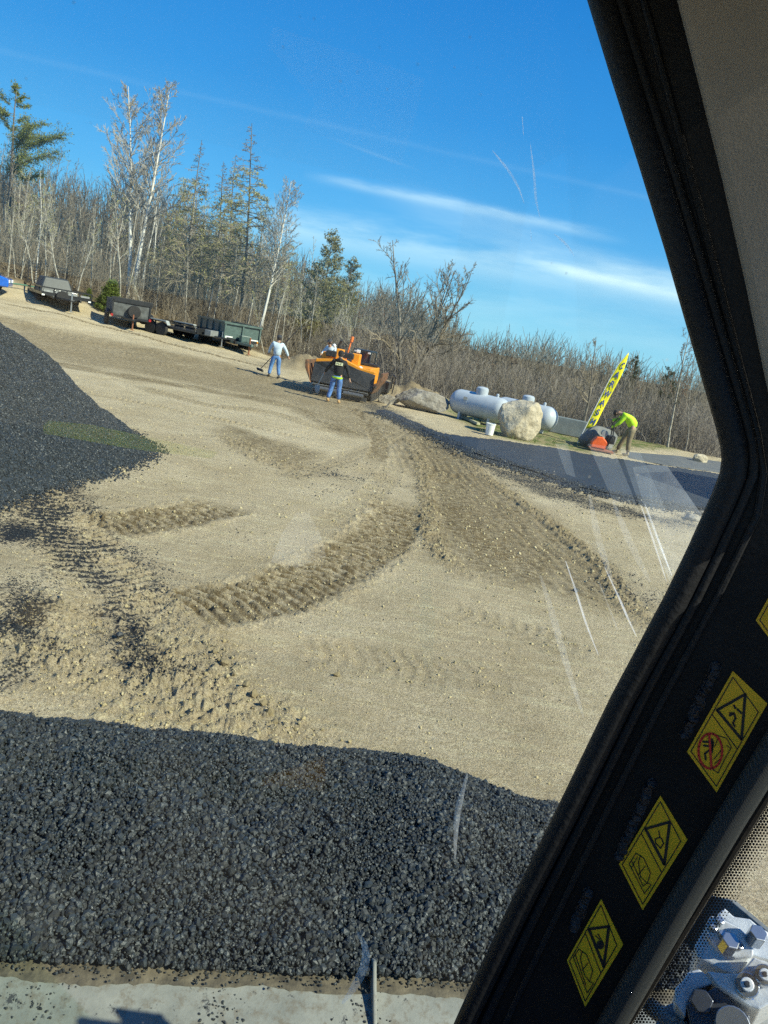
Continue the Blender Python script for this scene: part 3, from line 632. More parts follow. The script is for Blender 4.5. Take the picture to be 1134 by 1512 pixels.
def protos():
    for i in range(5):
        T, C = bare_tree(100+i, 10, .075+.02*(i % 2), start=.32+.06*(i % 3), nb=20, blen=.27, ang=40+6*(i % 2), sub=6, twig=4, lift=.13, wob=.10, tw_r=.007)
        parts = [('trunk', T, [BK['grey'], BK['pale'], BK['brown'], BK['pale'], BK['grey']][i]), ('crown', C, [BK['twig'], BK['ptwig'], BK['twig'], BK['twig'], BK['rust']][i])]
        if i in (1, 3): parts.append(('buds', leaf_haze(i, C, 420, .055), LM['bud' if i == 1 else 'redbud']))
        proto('bare%d' % i, parts, 10)
    for i in range(4):
        T, C = bare_tree(150+i, 11, .085, start=.48+.05*(i % 2), nb=17, blen=.19, ang=38, sub=6, twig=4, lift=.14, wob=.05, lean=.03, tw_r=.008)
        proto('pole%d' % i, [('trunk', T, [BK['pale'], BK['grey'], BK['pale'], BK['white']][i]), ('crown', C, [BK['ptwig'], BK['twig'], BK['twig'], BK['ptwig']][i])], 11)
    for i in range(3):
        T, C = bare_tree(200+i, 7, .07, start=.12, nb=11, blen=.34, ang=38, sub=6, twig=4, stems=3, spread=.3, lift=.12, wob=.12); proto('multi%d' % i, [('trunk', T, BK['brown' if i else 'grey']), ('crown', C, BK['rust' if i == 1 else 'twig'])], 7)
    for i in range(2):
        T, C = bare_tree(300+i, 16, .17, start=.36, nb=54, blen=.31, ang=50, sub=10, twig=7, stems=1, spread=.04, lean=.0, lift=.11, wob=.06, tw_r=.011); proto('birch%d' % i, [('trunk', T, BK['white']), ('crown', C, BK['ptwig'])], 16)
    for i in range(3):
        T, C = bare_tree(400+i, 14, .13, start=.22, nb=105, blen=.30, sub=7, twig=5, lean=.01, wob=.045, hor=True, cone=True, tw_r=.008); Lf = leaf_haze(40+i, C, 6500, .05, 1.5, 11.)
        proto('larch%d' % i, [('trunk', T, BK['brown']), ('crown', C, BK['twig']), ('buds', Lf, LM['bud'])], 14)
    T, C = bare_tree(500, 9, .15, start=.18, nb=15, blen=.42, ang=42, sub=9, twig=7, stems=3, spread=.34, lift=.13, wob=.11, tw_r=.008); proto('spread0', [('trunk', T, BK['grey']), ('crown', C, BK['twig'])], 9)
    T, C = bare_tree(507, 8, .14, start=.25, nb=16, blen=.45, ang=46, sub=9, twig=7, stems=1, lean=.01, lift=.13, wob=.13, tw_r=.008); proto('spread1', [('trunk', T, BK['brown']), ('crown', C, BK['twig'])], 8)
    T, C, Lf = needle_tree(600, 14, .24, .50, 26, .40, 30, True); proto('pine', [('trunk', T, BK['brown']), ('crown', C, BK['brown']), ('needles', Lf, LM['pine'])], 14)
    T, C, Lf = needle_tree(610, 9, .13, .10, 120, .29, 10); proto('fir', [('trunk', T, BK['brown']), ('crown', C, BK['twig']), ('needles', Lf, LM['fir'])], 9)
    T, C, Lf = needle_tree(620, 8, .13, .2, 55, .24, 12); proto('spruce', [('trunk', T, BK['brown']), ('crown', C, BK['brown']), ('needles', Lf, LM['spruce'])], 8)
    T, C, Lf = needle_tree(630, 2.6, .05, .04, 80, .34, 45); proto('cedar', [('trunk', T, BK['brown']), ('crown', C, BK['brown']), ('needles', Lf, LM['cedar'])], 2.6)
protos()
SKY_PX = [(-60, 180), (0, 205), (60, 225), (120, 225), (170, 245), (230, 262), (300, 275), (380, 315), (440, 360), (520, 388), (575, 425), (640, 452), (700, 496), (760, 502), (820, 503), (860, 510), (940, 538), (1000, 542), (1060, 556), (1134, 585), (1300, 620)]
_sk = np.array([[math.degrees(math.atan2(ray(a, b)[0], ray(a, b)[1])), ray(a, b)[2]/math.hypot(*ray(a, b)[:2])] for a, b in SKY_PX])
def sky_h(x, y, d=None):
    d = math.hypot(x, y); az = math.degrees(math.atan2(x, y)); return (CH+d*float(np.interp(az, _sk[:, 0], _sk[:, 1]))-float(terrain(x, y)))*(1+.22*float(perlin(az*.55, 3.3))+.12*float(perlin(az*1.7, 8.8)))
def polar(az, d): a = R(az); return d*math.sin(a), d*math.cos(a)
def base_at(px, py, d):
    """point on the ground below the given pixel's bearing at distance d"""
    r = ray(px, py); az = math.atan2(r[0], r[1]); return d*math.sin(az), d*math.cos(az)
def standout(key, name, bx, by, d, tx, ty, label, cat='tree', rz=0., group=None):
    x, y = base_at(bx, by, d); rt = ray(tx, ty); z1 = CH+rt[2]/math.hypot(rt[0], rt[1])*d; z0 = float(terrain(x, y)); az1 = math.atan2(rt[0], rt[1])
    off = d*(az1-math.atan2(x, y)); h = z1-z0; ln = math.atan2(off, h); o = place(key, name, x, y, h, rz, label, cat, group)
    a = math.atan2(x, y); ax = Vector((math.sin(a), math.cos(a), 0)); o.rotation_mode = 'QUATERNION'
    from mathutils import Quaternion
    o.rotation_quaternion = Quaternion(ax, ln) @ Quaternion((0, 0, 1), rz); return o
def build_trees():
    S = standout
    S('pine', 'pine_tree', 5, 425, 60, 22, 122, 'tall ragged green pine at the far left rising above the bare trees', rz=.6)
    S('birch0', 'birch_tree', 195, 445, 54, 242, 118, 'tallest white-barked tree with straight trunk, standing behind the black utility trailer', rz=2.2)
    S('birch1', 'birch_tree', 188, 443, 54.6, 213, 132, 'slightly shorter white-barked tree just left of the tallest white tree', rz=.4)
    S('larch0', 'larch_tree', 352, 500, 51, 383, 186, 'tallest sparse larch with bare top, behind the green dump trailer', rz=0)
    S('larch1', 'larch_tree', 268, 470, 52, 303, 206, 'narrow sparse larch right of the tall white trees', rz=1)
    S('larch2', 'larch_tree', 305, 485, 55, 330, 238, 'shorter sparse larch between the two taller larches', rz=2)
    S('larch2', 'larch_tree', 405, 500, 56, 425, 318, 'low olive larch behind the leaning pale-barked tree', rz=1.5); S('larch0', 'larch_tree', 245, 468, 58, 262, 268, 'low olive larch just right of the tall white trees', rz=2.5)
    S('larch1', 'larch_tree', 330, 480, 60, 352, 232, 'thin larch close behind the tallest larch', rz=3)
    S('birch0', 'birch_tree', 378, 508, 49, 440, 268, 'pale-barked tree leaning right, right of the tallest larch', rz=4)
    S('bare1', 'bare_tree', 362, 505, 50, 400, 300, 'slim pale bare tree left of the leaning pale-barked tree', rz=1)
    S('fir', 'fir_tree', 465, 505, 52, 490, 338, 'pyramid-shaped olive conifer behind the paver', rz=0)
    S('fir', 'fir_tree', 500, 510, 56, 522, 378, 'smaller thin olive conifer right of the pyramid-shaped one', rz=2)
    S('spread0', 'bare_tree', 592, 572, 41, 622, 350, 'large many-stemmed bare tree above the mossy boulder', rz=1.2)
    S('spread1', 'bare_tree', 600, 570, 40, 690, 398, 'bare tree leaning far right over the propane tanks', rz=2.4)
    S('spread0', 'bare_tree', 560, 560, 44, 575, 398, 'many-stemmed bare tree behind the tractor canopy', rz=3.4)
    S('spread1', 'bare_tree', 864, 618, 37, 868, 500, 'small crooked dark bare tree just left of the flag', rz=.2)
    S('bare3', 'bare_tree', 985, 665, 37.5, 1030, 470, 'tall thin bare tree beside the window pillar at right', rz=1)
    S('bare0', 'bare_tree', 1010, 672, 37.8, 1052, 500, 'second thin bare tree beside the window pillar at right', rz=2)
    S('spruce', 'spruce_tree', 905, 600, 60, 935, 520, 'dark green conifer top behind the flag', rz=0)
    S('spruce', 'spruce_tree', 975, 625, 58, 996, 540, 'dark conifer in the woods right of the flag', rz=1)
    S('cedar', 'cedar_shrub', 158, 463, 49.5, 165, 411, 'bright yellow-green cedar shrub between the first two trailers', 'shrub', rz=0)
    S('cedar', 'cedar_shrub', 128, 449, 51, 133, 425, 'small dull green shrub behind the ramp trailer', 'shrub', rz=1)
    # leaning pale saplings
    for k, (bx, by, tx, ty) in enumerate([(48, 430, 30, 290), (22, 422, 14, 300), (92, 440, 52, 270), (112, 440, 143, 322), (65, 432, 70, 300), (215, 475, 196, 400), (390, 520, 372, 430), (525, 555, 500, 430), (30, 425, 48, 285)]):
        S('bare1', 'birch_sapling', bx, by, float(np.interp(bx, [0, 500], [53, 44])), tx, ty, 'thin pale leaning sapling at the front edge of the woods', 'tree', rz=k*1.3, group='pale saplings at the wood edge')
    # the wood, row by row
    rows = [(.6, 62, .80), (3.2, 58, .88), (6.5, 54, .95), (11, 50, 1.0), (17, 44, 1.04)]; r = random.Random(5)
    for off, n, hs in rows:
        for i in range(n):
            az = -31+(i+r.random())*(54/n); d = float(np.interp(az, FRONT_AZ, FRONT_D))+off+r.uniform(-1., 1.5); x, y = polar(az, d)
            if -9.5 < az < 3 and off < 1: continue
            h = sky_h(x, y)*hs*r.uniform(.66, 1.04); h = max(2.5, h); left = az < -3
            key = r.choice(['pole0', 'pole1', 'pole2', 'pole3', 'pole1', 'bare1', 'bare2', 'bare3', 'bare0', 'pole2'] if left else ['bare2', 'bare4', 'multi0', 'multi1', 'multi2', 'bare3', 'pole1', 'pole2'])
            place(key, 'bare_tree', x, y, h, r.uniform(0, 6.28), 'leafless grey-brown tree standing in the wood edge behind the lot' if left else 'leafless brown tree in the low wood beyond the tanks and road', 'tree', 'bare trees along the left wood' if left else 'bare trees in the right wood', lean=(r.gauss(0, .05), r.gauss(0, .05)))
build_trees()
def undergrowth():
    r = np.random.default_rng(9); protos = []
    for k in range(6):
        t = Tubes()
        for s in range(8):
            a = r.uniform(0, 6.28); p = np.array([r.normal(0, .55), r.normal(0, .55), -.2]); d = np.array([math.cos(a)*.28, math.sin(a)*.28, 1]); h = r.uniform(1.2, 3.6)
            P, rr = grow(r, p, d, h, .016, 4, .14, .02, .3); t.add(P, rr, 3)
            for q in range(9):
                p2, d2 = at_t(P, r.uniform(.2, 1)); B, br = grow(r, p2, unit(d2+r.normal(0, .6, 3)), h*.3*r.uniform(.4, 1), .007, 2, .2, .05, .6); t.add(B, br, 3)
        protos.append(t.arr())
    for nm, lab, sel, bk, n, dm in (('undergrowth', 'tangled bare brush filling the foot of the left wood', (-31, -3), 'twig', 620, 24), ('brushwood', 'tangled bare brush below the right wood beyond the tanks', (-6, 23), 'rust', 640, 26)):
        VV, FF = [], []; nv = 0
        for i in range(n):
            az = r.uniform(*sel); d = float(np.interp(az, FRONT_AZ, FRONT_D))+abs(r.normal(0, .42))*dm-.3; x, y = polar(az, d); V, F = protos[r.integers(6)]; a = r.uniform(0, 6.28); s = r.uniform(.7, 1.35)*(1+.02*(d-40)); s = min(s*(.55 if nm == 'undergrowth' else .8), sky_h(x, y)/4.6)
            c, q = math.cos(a), math.sin(a); W_ = np.stack([V[:, 0]*c-V[:, 1]*q, V[:, 0]*q+V[:, 1]*c, V[:, 2]], 1)*s+[x, y, float(terrain(x, y))]; VV.append(W_); FF.append(F+nv); nv += len(V)
        tag(npmesh(nm, np.vstack(VV), np.vstack(FF), BK[bk]), lab, 'brush', kind='stuff')
    # deep wood further in, one mass of stems
    t = Tubes()
    for i in range(4400):
        az = r.uniform(-33, 26); d = float(np.interp(az, FRONT_AZ, FRONT_D))+r.uniform(17, 48); x, y = polar(az, d); h = max(2, sky_h(x, y))*(r.uniform(.42, .80) if az < -4 else r.uniform(.6, .97)); z = float(terrain(x, y)); P, rr = grow(r, (x, y, z-.3), (r.normal(0, .06), r.normal(0, .06), 1), h, r.uniform(.03, .07)*(h/9+.4), 4, .05, .02, .3); t.add(P, rr, 3)
        for q in range(7):
            p2, d2 = at_t(P, r.uniform(.3, 1)); B, br = grow(r, p2, unit(d2*1.2+r.normal(0, .5, 3)), h*.24, .022, 2, .15, .1, .5); t.add(B, br, 3)
    V, F = t.arr(); tag(npmesh('deep_wood', V, F, BK['deep']), 'dark mass of bare trunks deeper in the wood', 'wood', kind='stuff')
    g = Tubes()
    for i in range(2600):
        x, y = VERGE[:, 0].min()+r.random()*(VERGE[:, 0].max()-VERGE[:, 0].min()), VERGE[:, 1].min()+r.random()*(VERGE[:, 1].max()-VERGE[:, 1].min())
        if sd_poly(np.array([x]), np.array([y]), VERGE)[0] < -.2 or sd_poly(np.array([x]), np.array([y]), NEWASP)[0] > -.1: continue
        z = float(terrain(x, y))
        for q in range(4):
            p = np.array([x+r.normal(0, .12), y+r.normal(0, .12), z]); h = r.uniform(.05, .16); g.add(np.array([p, p+[r.normal(0, .04), r.normal(0, .04), h]]), [.012, .003], 3)
    V, F = g.arr(); tag(npmesh('verge_grass', V, F, leafmat('verge_grass_blades', (.10, .15, .03), (.30, .28, .12))), 'short new grass on the verge around the tanks', 'grass', kind='stuff')
undergrowth()
print('p3 ok')
# ------------------------------------------------------------------ people
def skin(name, V, E, rad, mt, parent=None, sub=1):
    me = bpy.data.meshes.new(name+'_s'); me.from_pydata([tuple(v) for v in V], E, []); me.update(); o = bpy.data.objects.new(name+'_s', me); COL.objects.link(o)
    o.modifiers.new('skin', 'SKIN')
    if not me.skin_vertices: raise RuntimeError('no skin layer')
    for i, r in enumerate(rad):
        sv = me.skin_vertices[0].data[i]; sv.radius = r if isinstance(r, tuple) else (r, r); sv.use_root = (i == 0)
    s = o.modifiers.new('sub', 'SUBSURF'); s.levels = sub; s.render_levels = sub
    dg = bpy.context.evaluated_depsgraph_get(); dg.update(); m2 = bpy.data.meshes.new_from_object(o.evaluated_get(dg)); bpy.data.objects.remove(o); bpy.data.meshes.remove(me)
    m2.name = name; m2.materials.clear(); m2.materials.append(mt); m2.polygons.foreach_set('use_smooth', [True]*len(m2.polygons)); r = bpy.data.objects.new(name, m2); COL.objects.link(r)
    if parent: r.parent = parent
    return r
SKINM = mat('skin_tone', (.42, .25, .17), .55, var=.05)
def person(loc, rz, sc, J, label, shirt, pants, boots, hair, cap=None, hem=None, sleeve=1., sit=False):
    root = empty('person', loc, rz, sc); tag(root, label, 'person')
    D = dict(pel=(0, 0, .98), sp=(0, 0, 1.15), ch=(0, 0, 1.36), nk=(0, 0, 1.50), hb=(0, .01, 1.60), hm=(0, .02, 1.69), ht=(0, .01, 1.77),
             shL=(-.19, 0, 1.42), elL=(-.27, 0, 1.15), wrL=(-.30, .06, .90), shR=(.19, 0, 1.42), elR=(.27, 0, 1.15), wrR=(.30, .06, .90),
             hiL=(-.10, 0, .92), knL=(-.12, .02, .50), anL=(-.13, 0, .09), hiR=(.10, 0, .92), knR=(.12, .02, .50), anR=(.13, 0, .09)); D.update(J)
    D = {k: np.array(v, float) for k, v in D.items()}
    fwd = np.array(J.get('face', (0, 1, 0)), float); fwd = unit(fwd)
    V = [D['pel'], D['sp'], D['ch'], D['nk'], D['hb'], D['hm'], D['ht']]; Rr = [.10, .095, .11, .055, .078, .093, .06]; E = [(i, i+1) for i in range(6)]
    V.append(D['hm']+fwd*.105-np.array([0, 0, .02])); Rr.append(.014); E.append((5, 7))
    for s in 'LR':
        a = len(V); V += [D['sh'+s], D['el'+s], D['wr'+s]]; Rr += [.05, .038, .026]; E += [(2, a), (a, a+1), (a+1, a+2)]
        d = unit(D['wr'+s]-D['el'+s]); lat = unit(np.cross(d, fwd)); hd = J.get('hand'+s)
        if hd is not None: d = unit(np.array(hd, float))
        w = D['wr'+s]; p = w+d*.075; a2 = len(V); V.append(p); Rr.append(.030); E.append((a+2, a2)); cur = np.cross(lat, d)*(1)
        for k in range(4):
            o = lat*(k-1.5)*.019; q1 = p+o+d*.035; q2 = q1+d*.022*(1.1-.1*abs(k-1.2))+cur*.014; q3 = q2+d*.012+cur*.022; b = len(V); V += [q1, q2, q3]; Rr += [.0095, .009, .0075]; E += [(a2, b), (b, b+1), (b+1, b+2)]
        b = len(V); V += [w+d*.045-lat*.035, w+d*.075-lat*.05+cur*.02]; Rr += [.012, .010]; E += [(a2, b), (b, b+1)]
    for s in 'LR':
        a = len(V); V += [D['hi'+s], D['kn'+s], D['an'+s]]; Rr += [.08, .055, .035]; E += [(0, a), (a, a+1), (a+1, a+2)]
        t = J.get('to'+s); t = np.array(t, float) if t else D['an'+s]+np.array([fwd[0]*.15, fwd[1]*.15, -.05]); V.append(t); Rr.append(.03); E.append((a+2, a+3))
    skin('body', V, E, Rr, SKINM, root, 1)
    # jacket or shirt
    el = lambda s: D['el'+s]; V = [D['pel']-(D['sp']-D['pel'])*.60, D['sp'], D['ch'], D['nk']-(D['nk']-D['ch'])*.22]; Rr = [.190, .178, .178, .085]; E = [(0, 1), (1, 2), (2, 3)]
    for s in 'LR':
        a = len(V); w = D['wr'+s]*.97+el(s)*.03; V += [D['sh'+s], el(s)*.5+D['sh'+s]*.5, el(s), w]; Rr += [.092, .078, .066, .048]; E += [(2, a), (a, a+1), (a+1, a+2), (a+2, a+3)]
    skin('shirt', V, E, Rr, shirt, root, 1)
    V = [D['pel'], D['pel']*.6+(D['hiL']+D['hiR'])*.2]; Rr = [.165, .15]; E = [(0, 1)]
    for s in 'LR':
        a = len(V); V += [D['hi'+s], D['kn'+s]*.5+D['hi'+s]*.5, D['kn'+s], D['an'+s]+np.array([0, 0, .03])]; Rr += [.125, .112, .090, .074]; E += [(1, a), (a, a+1), (a+1, a+2), (a+2, a+3)]
    skin('trousers', V, E, Rr, pants, root, 1)
    for s in 'LR':
        f = np.array([fwd[0], fwd[1], 0]); a = D['an'+s]; skin('boot', [a+[0, 0, .06], a-f*.03-[0, 0, .03], a+f*.10-[0, 0, .045], a+f*.19-[0, 0, .05]], [(0, 1), (1, 2), (2, 3)], [.055, .052, .048, .038], boots, root, 1)
    hm = D['hm']; up = unit(D['ht']-D['hb']); q = Vector(up).to_track_quat('Z', 'Y').to_matrix().to_4x4()
    m = MB(); m.M = Matrix.Translation(Vector(hm-fwd*.016)) @ q
    m.lathe([(.100, -.03), (.106, .02), (.095, .07), (.055, .11), (.004, .12)], n=14); m.build('cap' if cap else 'hair', cap or hair, root, True)
    if cap:
        m = MB(); m.M = Matrix.Translation(Vector(hm)+Vector(fwd)*.10+Vector(up)*.045) @ Vector(fwd).to_track_quat('Y', 'Z').to_matrix().to_4x4(); m.lathe([(.085, -.008), (.09, 0), (.08, .008)], n=12); m.build('cap_peak', cap, root, True)
        m = MB(); m.M = Matrix.Translation(Vector(hm-fwd*.02-up*.02)) @ q; m.lathe([(.085, -.06), (.101, -.01), (.1, .03)], n=14); m.build('hair', hair, root, True)
    lt = unit(np.cross(fwd, up))
    for s in (-1, 1):
        e = hm+fwd*.083+lt*.033*s+up*.012; m = MB(); m.lathe([(.002, -.01), (.011, 0), (.002, .01)], tuple(e), n=8); m.build('eye', mat('eye_dark', (.03, .02, .02), .3), root)
        e = hm+lt*.095*s-up*.005; m = MB(); m.lathe([(.004, -.03), (.016, -.01), (.018, .015), (.004, .032)], tuple(e), n=8); m.build('ear', SKINM, root, True)
    e = hm+fwd*.088-up*.045; m = MB(); m.box(tuple(e), (.045, .02, .010)); m.build('mouth', mat('lip_tone', (.30, .13, .10), .5), root)
    if hem:
        m = MB(); m.M = Matrix.Translation(Vector(D['pel'])+Vector((0, 0, -.04))); m.lathe([(.166, -.10), (.186, -.07), (.190, -.04)], n=20); m.build('shirt_hem', hem, root, True)
    return root
DEN = mat('blue_denim', (.09, .20, .42), .85, var=.25, vs=12); DEN2 = mat('mid_denim', (.06, .15, .36), .85, var=.3, vs=12); KH = mat('khaki_cloth', (.20, .165, .10), .85, var=.2)
PALE = mat('pale_blue_cloth', (.50, .60, .68), .85, var=.1); BLK = mat('black_cotton', (.012, .013, .016), .9, var=.2); NEON = mat('hi_vis_yellow', (.52, .85, .02), .7, var=.06, bump=.3, bs=14); REDC = mat('red_cloth', (.45, .02, .03), .8)
TANB = mat('tan_leather', (.45, .28, .12), .7); DKB = mat('dark_leather', (.04, .035, .03), .6); HAIRD = mat('dark_hair', (.03, .022, .018), .7); CAPD = mat('dark_cap', (.03, .035, .045), .8); WHP = mat('white_plastic', (.75, .76, .74), .45)
def up_from(px0, px, ppm):
    dx, dy = px[0]-px0[0], px[1]-px0[1]; return ((math.cos(CR)*dx+math.sin(CR)*dy)/ppm, (math.sin(CR)*dx*-1*-1-math.cos(CR)*dy)/ppm)
STEEL = mat('tool_steel', (.22, .22, .23), .4, .8); WOODH = mat('tool_handle', (.30, .20, .10), .6); DSTEEL = mat('dark_tool_steel', (.04, .04, .045), .5, .6)
def build_people():
    p = G(404, 558); rz = math.atan2(-p[0], p[1])
    person(tuple(p), rz, 1.02, dict(shL=(-.2, 0, 1.43), elL=(-.31, .06, 1.2), wrL=(-.35, .16, .98), handL=(-.1, .5, -.4), elR=(.36, .0, 1.2), wrR=(.48, .05, .98), knL=(-.17, .06, .5), anL=(-.22, 0, .09), knR=(.13, .02, .5), anR=(.2, -.05, .09), face=(-.25, .95, 0)),
           'person seen from behind in pale blue shirt and jeans carrying a long asphalt rake', PALE, DEN, DKB, HAIRD, cap=CAPD)
    t = empty('asphalt_rake', tuple(p), rz); tag(t, 'long-handled asphalt rake held slanting by the man in the pale blue shirt', 'rake')
    a, b = Vector((-.60, .26, .28)), Vector((.80, .26, 2.3)); MB().cyl(a, b, .018, n=6).build('handle', DSTEEL, t, True); m = MB(); m.box(a+Vector((-.03, 0, -.05)), (.06, .75, .10), rot=(0, R(-35), .35)); m.build('rake_head', DSTEEL, t)
    m = MB(); m.cyl(a+Vector((0, -.22, 0)), a+Vector((.28, 0, .40)), .010, n=5); m.cyl(a+Vector((0, .22, 0)), a+Vector((.28, 0, .40)), .010, n=5); m.build('brace', DSTEEL, t)
    p = G(492, 594.5); rz = math.atan2(-p[0], p[1])-.05
    h = person(tuple(p), rz, 1.04, dict(elL=(-.36, .10, 1.17), wrL=(-.47, .24, .97), handL=(-.2, .5, -.5), elR=(.33, .02, 1.15), wrR=(.42, .05, .90), knL=(-.14, .05, .5), anL=(-.21, -.02, .09), anR=(.17, .0, .09), sp=(.02, .03, 1.15), face=(.2, .95, 0)),
           'person seen from behind in black hooded top, jeans and tan boots before the paver', BLK, DEN2, TANB, HAIRD, cap=BLK, hem=NEON)
    m = MB(); m.tube([(-.1, -.10, 1.47), (0, -.14, 1.50), (.1, -.10, 1.47)], [.05, .07, .05], 10); m.build('hood', BLK, h, True)
    m = MB(); m.prism([(-.125, -.172, 1.30), (.125, -.172, 1.30), (.125, -.164, 1.40), (-.125, -.164, 1.40)], (0, .006, 0)); lo = m.build('back_print', mat('print_yellow', (.62, .62, .38), .8), h)
    m = MB()
    for i, x in enumerate((-.08, -.02, .05)): m.box((x, -.175, 1.35), (.012, .004, .06)); m.box((x+.02, -.175, 1.37-.03*(i % 2)), (.03, .004, .012))
    m.build('lettering', BLK, lo)
    t = empty('shovel', tuple(p), rz); tag(t, 'shovel with silver blade held low in the left hand of the man in black', 'shovel')
    MB().cyl((-.50, .29, 1.02), (-.68, .28, .48), .017, n=6).build('handle', mat('pale_tool_handle', (.42, .40, .36), .6), t, True); m = MB(); m.prism([(-.78, .28, .50), (-.60, .28, .52), (-.57, .25, .30), (-.62, .25, .17), (-.70, .25, .22), (-.76, .26, .36)], (0, .012, 0)); m.build('blade', STEEL, t, bevel=.004)
    # worker bending over the compactor
    p = G(917, 672); rz = math.atan2(-p[0], p[1])
    person(tuple(p), rz, 1.14, dict(pel=(.14, 0, .98), sp=(.06, 0, 1.14), ch=(-.16, 0, 1.26), nk=(-.31, 0, 1.29), hb=(-.38, 0, 1.30), hm=(-.45, 0, 1.27), ht=(-.49, 0, 1.34), shL=(-.20, .16, 1.24), elL=(-.36, .14, 1.06), wrL=(-.55, .08, 1.02), handL=(-1, 0, 0),
           shR=(-.16, -.19, 1.24), elR=(-.30, -.20, .98), wrR=(-.50, -.10, .80), handR=(-1, .1, -.3), hiL=(.13, .10, .93), knL=(-.04, .12, .52), anL=(-.16, .14, .10), hiR=(.15, -.10, .93), knR=(.13, -.10, .50), anR=(.18, -.12, .10), face=(-.85, 0, -.5), toL=(-.32, .14, .05), toR=(.02, -.12, .05)),
           'person in bright yellow long-sleeved shirt and khaki trousers bending over the orange plate compactor', NEON, KH, mat('work_boots', (.30, .25, .17), .8), HAIRD)
    c = empty('plate_compactor', tuple(G(887, 667)), rz+.15, 1.25); tag(c, 'orange plate compactor with black handle pushed by the worker in yellow', 'plate compactor')
    ORG = mat('safety_orange', (.85, .12, .02), .5); m = MB(); m.box((0, 0, .05), (.66, .46, .05)); m.box((-.36, 0, .09), (.08, .44, .05), rot=(0, R(30), 0)); m.build('base_plate', mat('rust_plate', (.30, .12, .07), .7, .3), c, bevel=.01)
    m = MB(); m.prism([(-.33, -.2, .1), (.12, -.2, .1), (.14, -.2, .28), (-.05, -.2, .44), (-.22, -.2, .42), (-.34, -.2, .24)], (0, .40, 0)); m.build('cowling', ORG, c, bevel=.03); m = MB(); m.box((.17, 0, .40), (.26, .30, .24)); m.cyl((.17, -.19, .42), (.17, .19, .42), .09); m.build('engine', mat('engine_black', (.03, .03, .033), .5), c, bevel=.02)
    m = MB(); m.cyl((-.02, -.14, .55), (-.02, .14, .55), .09, n=12); m.build('fuel_tank', mat('grey_paint', (.30, .30, .30), .4), c, True)
    m = MB(); m.tube([(.10, -.2, .12), (.2, -.2, .55), (.16, -.19, .85), (.28, -.17, 1.04), (.28, .17, 1.04), (.16, .19, .85), (.2, .2, .55), (.10, .2, .12)], .018, 6); m.cyl((.16, -.19, .83), (.16, .19, .83), .012, n=6); m.build('handlebar', DSTEEL, c, True)

# ------------------------------------------------------------------ vehicles
RUB = mat('tyre_rubber', (.022, .022, .023), .85, bump=.4, bs=30); RIM = mat('steel_rim', (.45, .45, .44), .4, .6); BLKP = mat('black_paint', (.018, .019, .021), .38, bump=.1, bs=8, coat=.3); GRN = mat('green_grey_paint', (.075, .115, .105), .42, bs=6, var=.15, coat=.2); CHR = mat('bright_metal', (.55, .55, .55), .25, .9)
LAMPW = mat('white_lens', (.8, .8, .78), .15); LAMPR = mat('red_lens', (.35, .02, .02), .2); LAMPA = mat('amber_lens', (.75, .30, .02), .25)
def wheel(parent, c, r=.36, w=.22, ax='X', rim=RIM):
    x, y, z = c; s = w/2; t = MB(); t.lathe([(r*.62, -s), (r*.92, -s), (r, -s*.6), (r, s*.6), (r*.92, s), (r*.62, s)], c, ax, 22); o = t.build('wheel', RUB, parent, True)
    k = MB(); k.lathe([(.02, -s*.5), (r*.3, -s*.55), (r*.5, -s*.7), (r*.64, -s*.85), (r*.64, s*.85), (r*.5, s*.7), (r*.3, s*.55), (.02, s*.5)], c, ax, 22); k.build('rim', rim, o, True); return o
def box_trailer(px, rz, W_, L_, sill, h, label, paint, nm='trailer'):
    t = empty(nm, tuple(px), rz); tag(t, label, 'trailer'); return t
def yaw_at(p, off): return math.atan2(-p[0], p[1])+off
